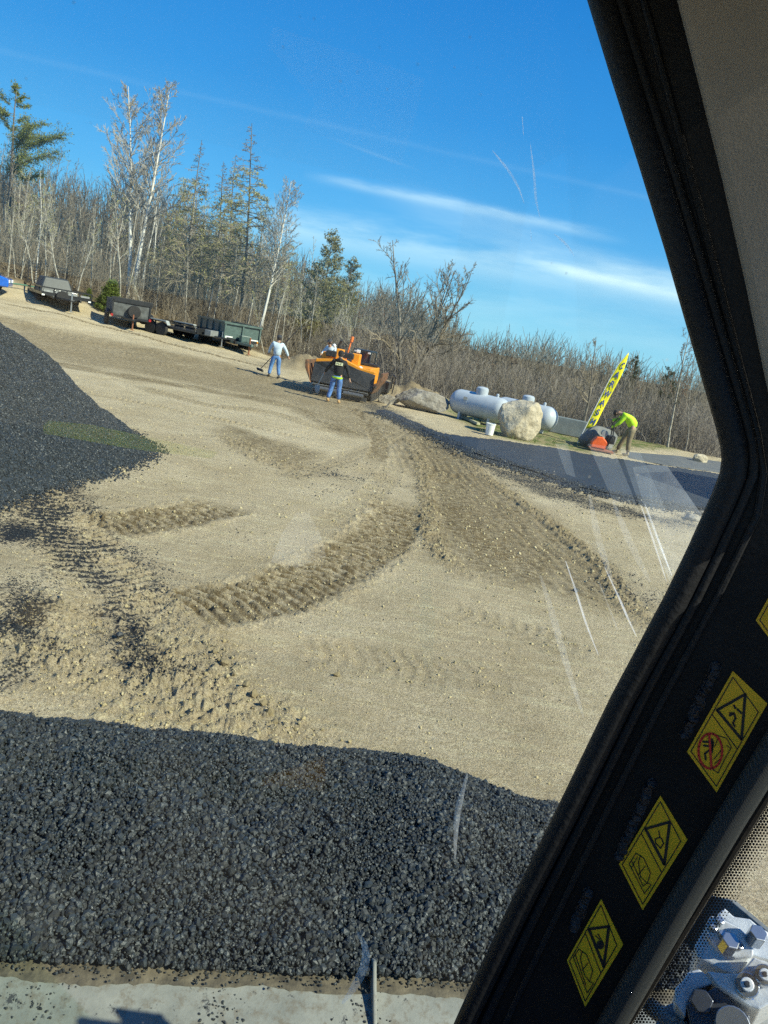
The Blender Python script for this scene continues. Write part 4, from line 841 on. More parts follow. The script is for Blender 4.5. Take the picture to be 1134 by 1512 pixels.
def build_trailers():
    grp = None
    # 1 ramp trailer
    p = G(98, 459); t = empty('equipment_trailer', tuple(p), yaw_at(p, R(12))); tag(t, 'black flat equipment trailer with front rail and upright mesh ramps, leftmost of the row', 'trailer')
    m = MB(); m.box((0, 2.9, .72), (2.5, 5.4, .16)); [m.box((x, 2.6, .60), (.09, 5.2, .12)) for x in (-.7, .7)]; m.build('deck', BLKP, t, bevel=.01)
    m = MB(); m.box((0, .22, .80), (2.62, .06, .10)); m.box((0, .22, 1.06), (2.62, .05, .07)); [m.box((x, .22, .93), (.06, .05, .26)) for x in (-1.3, -.65, 0, .65, 1.3)]; m.build('front_rail', BLKP, t)
    m = MB(); [m.box((x, 2.9, 1.06), (.05, 5.3, .06)) for x in (-1.27, 1.27)]; [m.box((x, y, .92), (.05, .05, .28)) for x in (-1.27, 1.27) for y in (1, 2.2, 3.6, 5)]; m.build('side_rail', BLKP, t)
    m = MB(); [m.box((x, .16, .88), (.46, .012, .10)) for x in (-.95, -.35, .3, .95)]; m.build('grey_panels', mat('grey_panel', (.25, .26, .26), .5), t)
    m = MB(); m.prism([(-.62, .2, .55), (.62, .2, .55), (.1, -1.25, .55), (-.1, -1.25, .55)], (0, 0, .10)); m.build('tongue', BLKP, t, bevel=.01); m = MB(); m.cyl((0, -1.1, .05), (0, -1.1, 1.0), .045); m.box((0, -1.1, .03), (.2, .2, .03)); m.cyl((0, -1.1, 1.), (.25, -1.1, 1.), .02); m.build('jack', CHR, t, True)
    wheel(t, (-.25, .05, .68), .33, .18, 'Y')
    for x in (-1.02, 1.02):
        for y in (2.6, 3.45): wheel(t, (x, y, .38), .38, .22)
    for x in (-.75, .75):
        m = MB(); [m.box((x+q*.32, 5.72, 1.5), (.05, .05, 1.6)) for q in (-1, 1)]; [m.box((x, 5.72, .8+k*.2), (.64, .03, .045)) for k in range(8)]; m.build('ramp', DSTEEL, t)
    for x in (-1.2, 1.2): m = MB(); m.box((x, .17, .66), (.14, .03, .08)); m.build('marker_lamp', LAMPW, t)
    # dark truck cap lying on the deck
    q = empty('truck_cap', tuple(Vector(p)+Matrix.Rotation(yaw_at(p, R(12)), 3, 'Z') @ Vector((-.42, .55, .80))), yaw_at(p, R(12))); tag(q, 'dark grey rounded truck cap resting on the deck of the ramp trailer', 'truck cap'); GP = mat('dark_grey_paint', (.035, .042, .046), .5, coat=.1); gl = mat('car_glass', (.03, .038, .042), .35)
    m = MB(); m._add([(-.88, 0, 0), (.88, 0, 0), (.88, 2.0, 0), (-.88, 2.0, 0), (-.62, .42, .82), (.62, .42, .82), (.62, 1.9, .82), (-.62, 1.9, .82)], [(0, 1, 2, 3), (4, 5, 6, 7), (0, 1, 5, 4), (1, 2, 6, 5), (2, 3, 7, 6), (3, 0, 4, 7)]); m.build('shell', GP, q, bevel=.07, seg=3)
    m = MB(); m._add([(-.70, .02, .12), (.70, .02, .12), (.54, .345, .70), (-.54, .345, .70)], [(0, 1, 2, 3)]); m.build('rear_pane', gl, q); m = MB(); m.box((.80, .02, .14), (.14, .04, .12)); m.build('lamp', LAMPW, q, bevel=.01); m = MB(); [m.box((x, .0, .16), (.10, .05, .05)) for x in (-.15, .15)]; m.build('latch', CHR, q, bevel=.01)
    # 2 utility trailer with spare wheel
    p = G(192, 486); t = empty('utility_trailer', tuple(p), yaw_at(p, R(7))); tag(t, 'black box utility trailer with a spare wheel hung on its front panel', 'trailer'); DB = mat('weathered_board', (.075, .08, .08), .7, var=.4, vs=3)
    m = MB(); m.box((0, .15, .95), (1.86, .05, .72)); m.build('front_panel', DB, t, bevel=.006); m = MB(); m.box((0, .10, 1.42), (2.12, .07, .24)); m.build('headboard', BLKP, t, bevel=.01); [MB().box((x, 1.9, 1.0), (.05, 3.5, .84)).build('side_panel', DB, t, bevel=.006) for x in (-.93, .93)]
    m = MB(); m.box((0, 1.9, .58), (1.9, 3.6, .08)); m.box((0, .1, .56), (1.95, .08, .12)); m.build('bed', BLKP, t); m = MB(); [m.box((x, .10, .98), (.07, .07, .85)) for x in (-.95, .95)]; m.box((0, .12, 1.31), (1.95, .06, .05)); m.build('front_frame', BLKP, t)
    wheel(t, (-1.13, 1.0, .36), .36, .2); wheel(t, (1.13, 1.0, .36), .36, .2); s = wheel(t, (.12, -.06, .92), .33, .2, 'Y', mat('pale_rim', (.42, .43, .42), .5, .3)); s.name = 'spare_wheel'
    for x in (-1.13, 1.13): m = MB(); m.tube([(x, .55, .62), (x, .7, .80), (x, 1.3, .80), (x, 1.45, .62)], [.10]*4, 6); m.build('fender', BLKP, t)
    m = MB(); m.prism([(-.5, .1, .48), (.5, .1, .48), (.07, -1.1, .48), (-.07, -1.1, .48)], (0, 0, .09)); m.build('tongue', BLKP, t, bevel=.01); m = MB(); m.cyl((0, -.85, .03), (0, -.85, .80), .04); m.box((0, -.85, .02), (.18, .18, .03)); m.build('jack', mat('rusty_steel', (.25, .10, .05), .8), t, True)
    for x in (-.97, .97): m = MB(); m.box((x, .05, .60), (.12, .04, .12)); m.build('reflector', LAMPR, t)
    # 3 car hauler
    p = G(278, 502); t = empty('car_trailer', tuple(p), yaw_at(p, R(52))); tag(t, 'low open black car trailer with tandem wheels, third in the row', 'trailer')
    m = MB(); m.box((0, .8, .5), (2.0, 4.0, .12)); m.box((0, -1.28, .62), (2.0, .05, .32)); m.build('deck', BLKP, t, bevel=.01); m = MB(); [m.box((x, .8, .76), (.05, 4.0, .06)) for x in (-1., 1.)]; [m.box((x, y, .65), (.05, .05, .22)) for x in (-1., 1.) for y in (-1.1, .2, 1.5, 2.7)]; m.build('side_rail', BLKP, t)
    for x in (-1.16, 1.16):
        for y in (.9, 1.65): wheel(t, (x, y, .36), .36, .2)
        m = MB(); m.prism([(x-.13, .45, .62), (x-.13, .6, .84), (x-.13, 1.95, .84), (x-.13, 2.1, .62), (x-.13, 1.9, .78), (x-.13, .65, .78)], (.26, 0, 0)); m.build('fender', mat('grey_fender', (.30, .32, .32), .5), t)
    m = MB(); m.prism([(-.6, -1.2, .42), (.6, -1.2, .42), (.07, -2.5, .42), (-.07, -2.5, .42)], (0, 0, .10)); m.build('tongue', BLKP, t, bevel=.01); m = MB(); m.cyl((0, -2.2, .04), (0, -2.2, .80), .04); m.box((0, -2.2, .03), (.18, .18, .03)); m.build('jack', CHR, t, True)
    m = MB(); m.box((-.2, -1.7, .62), (.9, .4, .3)); m.build('tool_box', mat('mid_grey', (.20, .21, .21), .5), t, bevel=.02); m = MB(); m.box((.5, -1.0, .66), (.7, .5, .18)); m.build('red_strap_box', mat('faded_red', (.40, .15, .13), .7), t, bevel=.02); s = wheel(t, (-1.05, 2.3, .75), .36, .2); s.name = 'spare_wheel'
    # 4 dump trailer
    p = G(356, 521); t = empty('dump_trailer', tuple(p), yaw_at(p, R(24))); tag(t, 'dark green dump trailer with high solid sides, rightmost of the row', 'trailer')
    m = MB(); m.box((0, .2, 1.05), (2.05, .06, .78)); m.build('front_wall', GRN, t, bevel=.008); [MB().box((x, 2.2, 1.05), (.06, 3.95, .78)).build('side_wall', GRN, t, bevel=.008) for x in (-1.02, 1.02)]; m = MB(); m.box((0, 4.2, 1.05), (2.05, .06, .78)); m.build('tailgate', GRN, t)
    m = MB(); m.box((0, 2.2, .63), (2.1, 4.1, .10)); [m.box((x, 2.0, .50), (.1, 4.6, .16)) for x in (-.5, .5)]; m.build('frame', BLKP, t)
    m = MB(); m.box((0, .13, 1.45), (2.22, .12, .10)); [m.box((x, .14, 1.05), (.08, .09, .8)) for x in (-1.02, .0, 1.02)]; [m.box((x, 2.2, 1.46), (.12, 4.0, .09)) for x in (-1.05, 1.05)]; [m.box((x, y, 1.05), (.08, .07, .76)) for x in (-1.08, 1.08) for y in (.9, 1.8, 2.7, 3.6)]; m.build('stake_ribs', GRN, t)
    m = MB(); [m.box((x, .155, .74), (.42, .02, .06)) for x in (-.75, .75)]; m.build('reflective_tape', LAMPW, t); m = MB(); m.box((.05, -.15, .75), (.55, .35, .35)); m.build('pump_box', GRN, t, bevel=.02)
    m = MB(); m.prism([(-.65, .2, .45), (.65, .2, .45), (.07, -1.3, .45), (-.07, -1.3, .45)], (0, 0, .12)); m.build('tongue', GRN, t, bevel=.01); m = MB(); m.cyl((0, -.95, .03), (0, -.95, .9), .045); m.box((0, -.95, .02), (.2, .2, .03)); m.build('jack', mat('rusty_steel'), t, True)
    for x in (-1.2, 1.2):
        for y in (1.9, 2.75): wheel(t, (x, y, .37), .37, .22)
        m = MB(); m.box((x, 2.3, .80), (.28, 1.9, .05)); m.build('fender', GRN, t)
    for x in (-.95, .95): m = MB(); m.box((x, .14, .66), (.12, .03, .08)); m.build('marker_lamp', LAMPA if x > 0 else LAMPW, t)
    # blue car at the edge
    p = G(-52, 423); t = empty('parked_car', tuple(p), yaw_at(p, R(80))); tag(t, 'bright blue car at the far left edge by the green hose', 'car'); BC = mat('blue_car_paint', (.01, .12, .55), .25, coat=1.)
    m = MB(); m.prism([(-.88, -2.2, .35), (-.88, 2.2, .35), (-.88, 2.25, .75), (-.88, 1.3, .95), (-.88, -1.3, 1.0), (-.88, -2.2, .8)], (1.76, 0, 0)); m.build('body', BC, t, bevel=.08, seg=3); m = MB(); m.prism([(-.72, -1.7, .95), (-.72, -1.1, 1.42), (-.72, .4, 1.42), (-.72, 1.2, .92)], (1.44, 0, 0)); m.build('greenhouse', gl, t, bevel=.08)
    for x in (-.84, .84):
        for y in (-1.35, 1.35): wheel(t, (x, y, .33), .33, .2)
    for x in (-.6, .6): m = MB(); m.box((x, -2.2, .68), (.35, .08, .16)); m.build('headlight', LAMPW, t, bevel=.02)
    # green pipe between the car and the first trailer
    a, b, c = G(-20, 424), G(30, 428), G(74, 437); m = MB(); m.tube([Vector(a)+Vector((0, 0, .35)), Vector(b)+Vector((0, 0, .3)), Vector(c)+Vector((0, 0, .35))], .045, 6); t = m.build('green_pipe', mat('green_pipe_paint', (.03, .13, .08), .5), None, True); tag(t, 'thin dark green pipe running from the blue car to the first trailer', 'pipe')
def build_paver():
    p = G(501, 588); t = empty('asphalt_paver', tuple(p), yaw_at(p, R(-10)), .93); tag(t, 'orange and black asphalt paver with its wide hopper open towards the camera', 'asphalt paver')
    OR = mat('paver_orange', (.85, .32, .015), .42, bump=.1, bs=10, var=.08, coat=.2); RS = mat('scuffed_orange', (.26, .105, .04), .7, col2=(.07, .05, .035), vs=3., thr=(.4, .6)); AB = mat('asphalt_coated_steel', (.025, .026, .028), .55, bump=.5, bs=20, var=.3)
    m = MB(); m._add([(-1.32, .0, .50), (1.32, .0, .50), (1.30, .15, 1.20), (.55, .10, 1.30), (-.2, .08, 1.50), (-1.0, .10, 1.36), (-1.32, .15, 1.28), (-1.32, .10, .50), (1.32, .10, .50), (1.30, .25, 1.20), (.55, .20, 1.30), (-.2, .18, 1.50), (-1.0, .20, 1.36), (-1.32, .25, 1.28)],
                     [(0, 1, 2, 3, 4, 5, 6), (13, 12, 11, 10, 9, 8, 7), (0, 7, 8, 1), (1, 8, 9, 2), (2, 9, 10, 3), (3, 10, 11, 4), (4, 11, 12, 5), (5, 12, 13, 6), (6, 13, 7, 0)]); m.build('hopper_apron', AB, t, bevel=.01)
    for s in (-1, 1):
        m = MB(); m.prism([(s*1.36, -.12, .55), (s*1.30, -.12, .42), (s*1.62, -.1, 1.0), (s*1.66, -.1, 1.32), (s*1.58, -.1, 1.33)], (0, 1.9, 0)); m.build('hopper_wing', RS, t, bevel=.012)
    m = MB(); m.box((0, .9, .66), (2.6, 1.5, .1)); m.build('hopper_floor', AB, t)
    m = MB(); m.box((0, -.12, .38), (2.35, .18, .10)); m.box((0, -.10, .14), (2.3, .20, .16)); m.box((0, -.05, .26), (1.8, .1, .14)); m.build('push_bumper', AB, t, bevel=.015); [MB().cyl((x-.42, -.28, .28), (x+.42, -.28, .28), .09, n=14).build('push_roller', mat('worn_roller', (.16, .16, .16), .4, .6), t, True) for x in (-.55, .6)]
    m = MB(); m.box((0, -.225, .43), (2.35, .03, .025)); m.build('bumper_strip', CHR, t)
    for s in (-1, 1):
        m = MB(); m.prism([(s*1.05-.17, .9, .0), (s*1.05-.17, 3.9, .0), (s*1.05-.17, 4.2, .32), (s*1.05-.17, 3.9, .66), (s*1.05-.17, .9, .66), (s*1.05-.17, .55, .32)], (.34, 0, 0)); tr = m.build('track', RUB, t, bevel=.03)
        for y in (1.0, 1.7, 2.4, 3.1, 3.8): m = MB(); m.cyl((s*1.05-.19, y, .33), (s*1.05+.19, y, .33), .2, n=14); m.build('road_wheel', AB, tr, True)
    m = MB(); m.box((0, 2.6, 1.0), (1.9, 2.6, .75)); m.build('body', OR, t, bevel=.04)
    m = MB(); m.prism([(-1.42, 1.75, 1.30), (-.74, 1.75, 1.30), (-.70, 1.75, 1.50), (-.95, 1.75, 1.64), (-1.35, 1.75, 1.72)], (0, 1.0, 0)); m.build('left_cowl', OR, t, bevel=.03); m = MB(); m.box((-.62, 1.9, 1.66), (.30, .5, .56)); m.build('engine_cowl', OR, t, bevel=.03)
    m = MB(); m.box((.13, 1.9, 1.62), (.34, .5, .5)); m.build('console_cowl', OR, t, bevel=.03); m = MB(); m.prism([(-.30, .30, 1.50), (.62, .30, 1.20), (1.02, .30, 1.17), (1.25, .30, 1.24), (1.25, .30, 1.32), (.64, .30, 1.36), (-.25, .30, 1.64)], (0, .35, 0)); m.build('hopper_rim_right', OR, t, bevel=.02)
    m = MB(); m.prism([(-1.30, .30, 1.28), (-.45, .30, 1.44), (-.45, .30, 1.56), (-1.30, .30, 1.42)], (0, .35, 0)); m.build('hopper_rim_left', OR, t, bevel=.02)
    m = MB(); m.box((-.95, 1.72, 1.68), (.46, .3, .26)); m.box((-.2, 1.8, 1.72), (.5, .4, .24)); m.build('black_ducting', AB, t, bevel=.03); m = MB(); m.cyl((-.45, 2.4, 1.3), (-.30, 2.4, 2.45), .035, n=10); m.cyl((-.30, 2.4, 2.32), (-.28, 2.4, 2.55), .07, n=10); m.build('beacon_mast', mat('mast_orange', (.75, .20, .05), .5), t, True)
    m = MB(); m.tube([(-.85, 2.3, 1.5), (-.80, 2.3, 2.1), (-.7, 2.2, 2.3)], .05, 8); m.build('exhaust_pipe', AB, t, True); m = MB(); m.lathe([(.002, -.08), (.08, -.03), (.085, .04), (.002, .1)], (-.95, 2.0, 2.02), n=12); m.build('work_lamp', LAMPW, t, True); m = MB(); m.box((.15, 2.0, 1.98), (.16, .1, .14)); m.build('console_lamp', LAMPW, t, bevel=.02)
    m = MB(); m.box((0, 4.1, .55), (3.1, .7, .5)); m.box((-1.7, 3.9, .35), (.5, .8, .6)); m.build('screed', AB, t, bevel=.02); m = MB(); [m.tube([(s*1.75, 3.6, .3), (s*1.8, 3.6, 1.1), (s*1.6, 4.2, 1.15), (s*1.6, 4.3, .5)], .03, 6) for s in (-1, 1)]; m.build('screed_rail', DSTEEL, t, True)
    m = MB(); m.box((0, 3.5, 1.45), (1.9, .9, .08)); m.build('operator_platform', AB, t); m = MB(); [m.tube([(s*.9, 3.3, 1.45), (s*.9, 3.3, 2.0), (s*.9, 3.9, 2.0), (s*.9, 3.9, 1.45)], .02, 6) for s in (-1, 1)]; m.build('hand_rail', AB, t)
    pw = Vector(p); Mx = Matrix.Rotation(yaw_at(p, R(-10)), 4, 'Z'); L2 = lambda v: tuple(pw+Mx @ Vector(v))
    person(L2((-1.22, 3.0, .36)), yaw_at(p, R(150)), .98, dict(ch=(0, .08, 1.34), nk=(0, .14, 1.47), hb=(0, .19, 1.56), hm=(0, .22, 1.65), ht=(0, .22, 1.74), elL=(-.30, .12, 1.16), wrL=(-.22, .34, 1.10), elR=(.30, .12, 1.16), wrR=(.22, .34, 1.10), face=(.1, 1, -.25)),
           'person in pale blue shirt and dark cap leaning over the left side of the paver', PALE, DEN, DKB, HAIRD, cap=CAPD)
    # small tractor behind the paver
    p2 = G(526, 566); x, y = base_at(528, 560, 33.6); b = empty('compact_tractor', (x+.1, y, float(terrain(x, y))), yaw_at((x, y), R(-20)), .86); tag(b, 'small tractor with dark canopy cab standing behind the paver', 'tractor'); DBL = mat('dark_blue_frame', (.02, .035, .05), .4)
    m = MB(); m.box((-.02, .2, 2.02), (.92, 1.0, .08)); [m.box((sx*.42, .2+sy*.42, 1.4), (.06, .06, 1.25)) for sx in (-1, 1) for sy in (-1, 1)]; m.build('canopy', DBL, b, bevel=.01); m = MB(); m.box((-.02, -.22, 1.62), (.80, .015, .70)); m.build('windscreen_pane', mat('dark_pane', (.03, .055, .075), .1, coat=1.), b)
    m = MB(); m.box((0, -.9, .85), (.62, 1.3, .5)); m.build('bonnet', mat('tractor_body', (.75, .30, .03), .4), b, bevel=.06); m = MB(); m.box((0, .3, .62), (.9, 1.0, .35)); m.build('chassis', DSTEEL, b, bevel=.03); m = MB(); m.box((0, .35, 1.0), (.5, .45, .12)); m.build('seat', BLKP, b, bevel=.03)
    for s in (-1, 1): wheel(b, (s*.62, .5, .55), .55, .3, rim=mat('orange_rim', (.7, .25, .04), .5)); wheel(b, (s*.5, -1.2, .33), .33, .2)
    for s in (-1, 1): m = MB(); m.box((s*.36, -.3, 1.95), (.12, .06, .08)); m.build('work_lamp', LAMPW, b)
    x, y = base_at(527, 560, 31.4)
    person((x+.12, y, float(terrain(x, y))-.02), yaw_at((x, y), R(160)), .95, dict(pel=(0, 0, .55), sp=(0, .04, .74), ch=(0, .10, .95), nk=(0, .16, 1.09), hb=(0, .19, 1.18), hm=(0, .21, 1.27), ht=(0, .21, 1.36), shL=(-.19, .10, 1.0), shR=(.19, .10, 1.0), elL=(-.28, .2, .76), elR=(.28, .2, .76), wrL=(-.2, .42, .66), wrR=(.2, .42, .66),
           hiL=(-.1, .02, .50), hiR=(.1, .02, .50), knL=(-.16, .42, .52), knR=(.16, .42, .52), anL=(-.16, .32, .10), anR=(.16, .32, .10), face=(0, 1, -.1)), 'person in red top and white hard hat crouching behind the right side of the paver', REDC, DEN2, DKB, HAIRD, cap=WHP)

# ------------------------------------------------------------------ stones, tanks, flag
def rock_mat(name, c1, c2, c3, sc=3.):
    t = NT(name); a = t.noise(sc, 7, .65); b = t.noise(sc*6, 6, .75); col = t.mix(t.rng(a, .35, .65), c1, c2); col = t.mix(t.rng(b, .52, .68, 0, .8), col, c3); t.L.new(col, t.p.inputs['Base Color']); t.p.inputs['Roughness'].default_value = .9; t.bump(t.m_('ADD', t.noise(sc*4, 8, .75), t.voro(sc*1.5)), .8, .06); return t.m
def boulder(px, size, seed, mt, label, rz=0, cuts=9, name='boulder', sink=.12):
    bm = bmesh.new(); bmesh.ops.create_icosphere(bm, subdivisions=5, radius=1.); r = np.random.default_rng(seed)
    V = np.array([v.co[:] for v in bm.verts]); F = np.array([[v.index for v in f.verts] for f in bm.faces]); bm.free()
    V = np.sign(V)*np.abs(V)**.85
    for k in range(cuts):
        n = unit(r.normal(size=3)); d = r.uniform(.62, .92); q = V @ n; m = q > d; V[m] -= np.outer((q[m]-d)*.88, n)
    nn = fbm(V[:, 0]*1.4+seed, V[:, 1]*1.4+V[:, 2]*1.1, 5, 1., .55); V *= (1+.13*nn)[:, None]; n2 = perlin(V[:, 0]*6+V[:, 2]*5, V[:, 1]*6-V[:, 2]*4); V *= (1+.025*n2)[:, None]
    V *= np.array(size)/2; V[:, 2] -= V[:, 2].min()+sink; o = npmesh(name, V, F, mt, smooth=True); o.location = tuple(px); o.rotation_euler = (0, 0, rz); tag(o, label, 'boulder' if size[0] > .6 else 'rock'); return o
def build_misc():
    tan = rock_mat('tan_granite', (.44, .375, .26), (.57, .505, .38), (.28, .235, .165)); gry = rock_mat('mossy_granite', (.20, .175, .14), (.36, .33, .28), (.08, .075, .06)); g2 = rock_mat('grey_granite', (.14, .145, .14), (.23, .235, .225), (.09, .09, .08))
    boulder(G(758, 645), (1.75, 1.4, 1.55), 4, tan, 'big pale tan boulder between the white bucket and the farther tank', .2); boulder(G(622, 606), (2.35, 1.3, .98), 21, gry, 'long mossy brown-grey boulder with a branch leaning on it, left of the tanks', -.25, 12)
    boulder(G(880, 661), (1.55, .9, .95), 33, g2, 'smooth grey boulder just behind the orange compactor', .1, 7); boulder(G(1033, 682), (.75, .45, .42), 41, tan, 'low pale rock beside the old lane at far right', .3, 6); boulder(G(573, 597), (.9, .5, .5), 55, gry, 'small dark brown rock at the left foot of the mossy boulder', .4, 8)
    boulder(G(1022, 768), (.35, .3, .16), 61, gry, 'small dark stone on the sand near the window pillar', .3, 6, 'rock', .03); boulder(G(1038, 762), (.3, .25, .15), 62, gry, 'dark stone touching the window pillar, right of the other small stone', .3, 6, 'rock', .03)
    TP = mat('tank_paint', (.43, .47, .51), .38, var=.05, vs=3, coat=.15)
    def tank(x, y, rz, L, r, label):
        z = float(terrain(x, y)); t = empty('propane_tank', (x, y, z), rz); tag(t, label, 'propane tank', 'propane tanks'); pr = []; h = L/2-r*.85
        for k in range(9): a = math.pi/2*k/8; pr.append((r*math.sin(a), -h-r*.85*math.cos(a)))
        pr += [(r*math.cos(math.pi/2*k/8), h+r*.85*math.sin(math.pi/2*k/8)) for k in range(9)]; m = MB(); m.lathe(pr, (0, 0, r+.16), 'X', 40); m.build('shell', TP, t, True)
        m = MB(); m.lathe([(.24, 0), (.25, .20), (.24, .26), (.18, .31), (.02, .33)], (0, 0, 2*r+.10), n=20); m.build('valve_dome', TP, t, True); m = MB(); m.lathe([(.06, 0), (.06, .1), (.03, .13)], (L*.27, 0, 2*r+.15), n=10); m.build('relief_cap', TP, t, True)
        for s in (-1, 1): m = MB(); m.box((s*h*.75, 0, .14), (.10, r*1.3, .34)); m.build('leg', TP, t)
        m = MB(); m.lathe([(.085, 0), (.085, .02), (.05, .03)], (-L*.16, -r-.0, r+.2), 'Y', 14); m.build('gauge_ring', TP, t); m = MB(); m.box((-L*.16, -r*.985, r+.36), (.16, .03, .12)); m.build('data_plate', CHR, t)
    a = G(697, 623); tank(a[0]+.18, a[1]+.3, R(-33), 2.6, .49, 'nearer pale grey propane tank, left of the tan boulder'); x, y = base_at(776, 640, 31.6); tank(x-.15, y+.2, R(-36), 2.8, .48, 'farther pale grey propane tank, partly hidden behind the tan boulder')
    # white bucket
    p = G(722, 642); b = empty('plastic_bucket', tuple(p), .3); tag(b, 'white plastic bucket on the asphalt beside the tan boulder', 'bucket'); m = MB(); m.lathe([(.135, .0), (.16, .36), (.172, .37), (.172, .40), (.152, .40), (.128, .03), (.01, .03)], n=20); m.build('pail', WHP, b, True)
    m = MB(); m.tube([(.17*math.cos(a), .17*math.sin(a)*.4-.02, .38-.14*math.sin(a)) for a in np.linspace(0, math.pi, 9)], .004, 5); m.build('handle', STEEL, b)
    # plank and branch
    a, c = Vector(G(686, 619)), Vector(G(706, 628)); m = MB(); d = (c-a); m.box(((a+c)/2+Vector((0, 0, .06))), (d.length, .14, .09), rot=(0, 0, math.atan2(d.y, d.x))); tag(m.build('timber_plank', mat('weathered_timber', (.35, .33, .22), .8, var=.3), None, bevel=.004), 'pale weathered timber lying in the grass beside the nearer tank', 'plank')
    a = Vector(G(570, 602)); e = a+Vector((1.0, .25, .95)); m = MB(); m.tube([a, a+Vector((.12, .05, .25)), a+Vector((.5, .15, .55)), e], [.035, .035, .028, .018], 6); m.cyl(a+Vector((.12, .05, .25)), a+Vector((-.05, .1, .48)), .018, .008, 5); m.cyl(a+Vector((.6, .16, .62)), a+Vector((.9, -.1, .60)), .014, .006, 5); tag(m.build('fallen_branch', BK['brown'], None, True), 'dead branch leaning against the left end of the mossy boulder', 'branch')
    # slanted concrete block
    p = G(846, 645); t = MB(); t.prism([(-.85, -.35, 0), (-.85, -.22, .68), (-.85, -.02, .70), (-.85, .35, .0)], (1.55, 0, 0)); o = t.build('concrete_barrier', mat('smooth_concrete', (.15, .175, .175), .8, var=.12, vs=3), None, bevel=.02); o.location = tuple(p+np.array([0, .5, 0])); o.rotation_euler = (0, 0, yaw_at(p, R(-6))); tag(o, 'grey slanted concrete barrier block behind the asphalt, left of the flag foot', 'concrete barrier')
    # feather flag
    x, y = base_at(856, 640, 30.6); z = float(terrain(x, y)); f = empty('feather_flag', (x, y, z), yaw_at((x, y), R(12))); f.rotation_euler[1] = R(13.5); tag(f, 'tall yellow feather flag lettered CAR WASH in blue, leaning right beside the barrier', 'flag')
    m = MB(); m.tube([(0, 0, 0), (0, 0, 1.2), (0, 0, 2.6), (.05, 0, 3.3), (.20, 0, 3.86)], [.018, .016, .013, .01, .006], 8); m.build('pole', mat('pole_white', (.7, .7, .7), .4), f, True)
    YL = mat('flag_yellow', (.88, .80, .02), .7, var=.05); n = 26; V = []; F = []
    for i in range(n+1):
        t = i/n; zz = .72+t*3.1; xl = .012 if zz < 2.6 else .012+.05*((zz-2.6)/.7)**1.5 if zz < 3.3 else .062+.15*((zz-3.3)/.56)**1.2; xr = .31+.03*t; 
        if t > .72: xr = .335-(.335-.21)*((t-.72)/.28)**1.8
        if t < .06: xr = .22+.09*t/.06
        xr = max(xr, xl+.008)
        for k in range(6): q = k/5; V.append((xl+(xr-xl)*q, .03*math.sin(zz*3+q*3)*q, zz+(-.10+.10*q if i == 0 else 0)))
    for i in range(n):
        for k in range(5): a = i*6+k; F.append((a, a+1, a+7, a+6))
    bn = npmesh('banner', V, F, YL, f, smooth=True); so_ = bn.modifiers.new('solid', 'SOLIDIFY'); so_.thickness = .004; NV = mat('flag_blue', (.02, .06, .28), .7)
    for i, ch in enumerate('CARWASH'):
        c = bpy.data.curves.new('letter', 'FONT'); c.body = ch; c.size = .40; c.extrude = .004; c.align_x = 'CENTER'; c.offset = .012; c.materials.append(NV); o = bpy.data.objects.new('letter', c); COL.objects.link(o); bpy.context.view_layer.update(); lm = bpy.data.meshes.new_from_object(o.evaluated_get(bpy.context.evaluated_depsgraph_get())); bpy.data.objects.remove(o); o = bpy.data.objects.new('letter', lm); COL.objects.link(o); zz = 3.18-i*.385; o.parent = bn
        o.location = (.165+.04*(i < 1)+.01*(i == 1), -.035, zz); o.rotation_euler = (R(90), 0, 0); o.scale = ([.35, .55, .62, .55, .62, .65, .65][i], .85, 1)
def build_shadow_shed():  # unseen shed, added and sized so its gable shadow falls across the asphalt
    s = empty('added_shadow_shed', (12.75, 20.3, 0), 0); tag(s, 'unseen grey gabled shed added right of the lot to cast a shadow wedge on the asphalt', 'shed'); WL = mat('added_shed_cladding', (.32, .34, .34), .6, vs=2); RF = mat('added_shed_roofing', (.16, .07, .05), .6)
    m = MB(); m.prism([(0, -3.6, 0), (0, 3.6, 0), (0, 3.6, 3.0), (0, 0, 4.9), (0, -3.6, 3.0)], (9, 0, 0)); m.build('added_shed_wall', WL, s); m = MB(); m.prism([(-.25, -3.9, 2.90), (-.25, 0, 4.96), (-.25, 3.9, 2.90), (-.25, 3.9, 3.0), (-.25, 0, 5.08), (-.25, -3.9, 3.0)], (9.5, 0, 0)); m.build('added_shed_roof', RF, s)
    m = MB(); m.box((-.03, -.8, 1.35), (.06, 3.0, 2.7)); m.build('roller_door', mat('door_white', (.6, .6, .58), .5), s, bevel=.01); m = MB(); m.box((-.03, 2.3, 1.05), (.06, .95, 2.1)); m.build('door', mat('door_grey', (.2, .2, .2), .5), s, bevel=.01)
build_people(); build_shadow_shed(); build_trailers(); build_paver(); build_misc()
print('p4 ok')
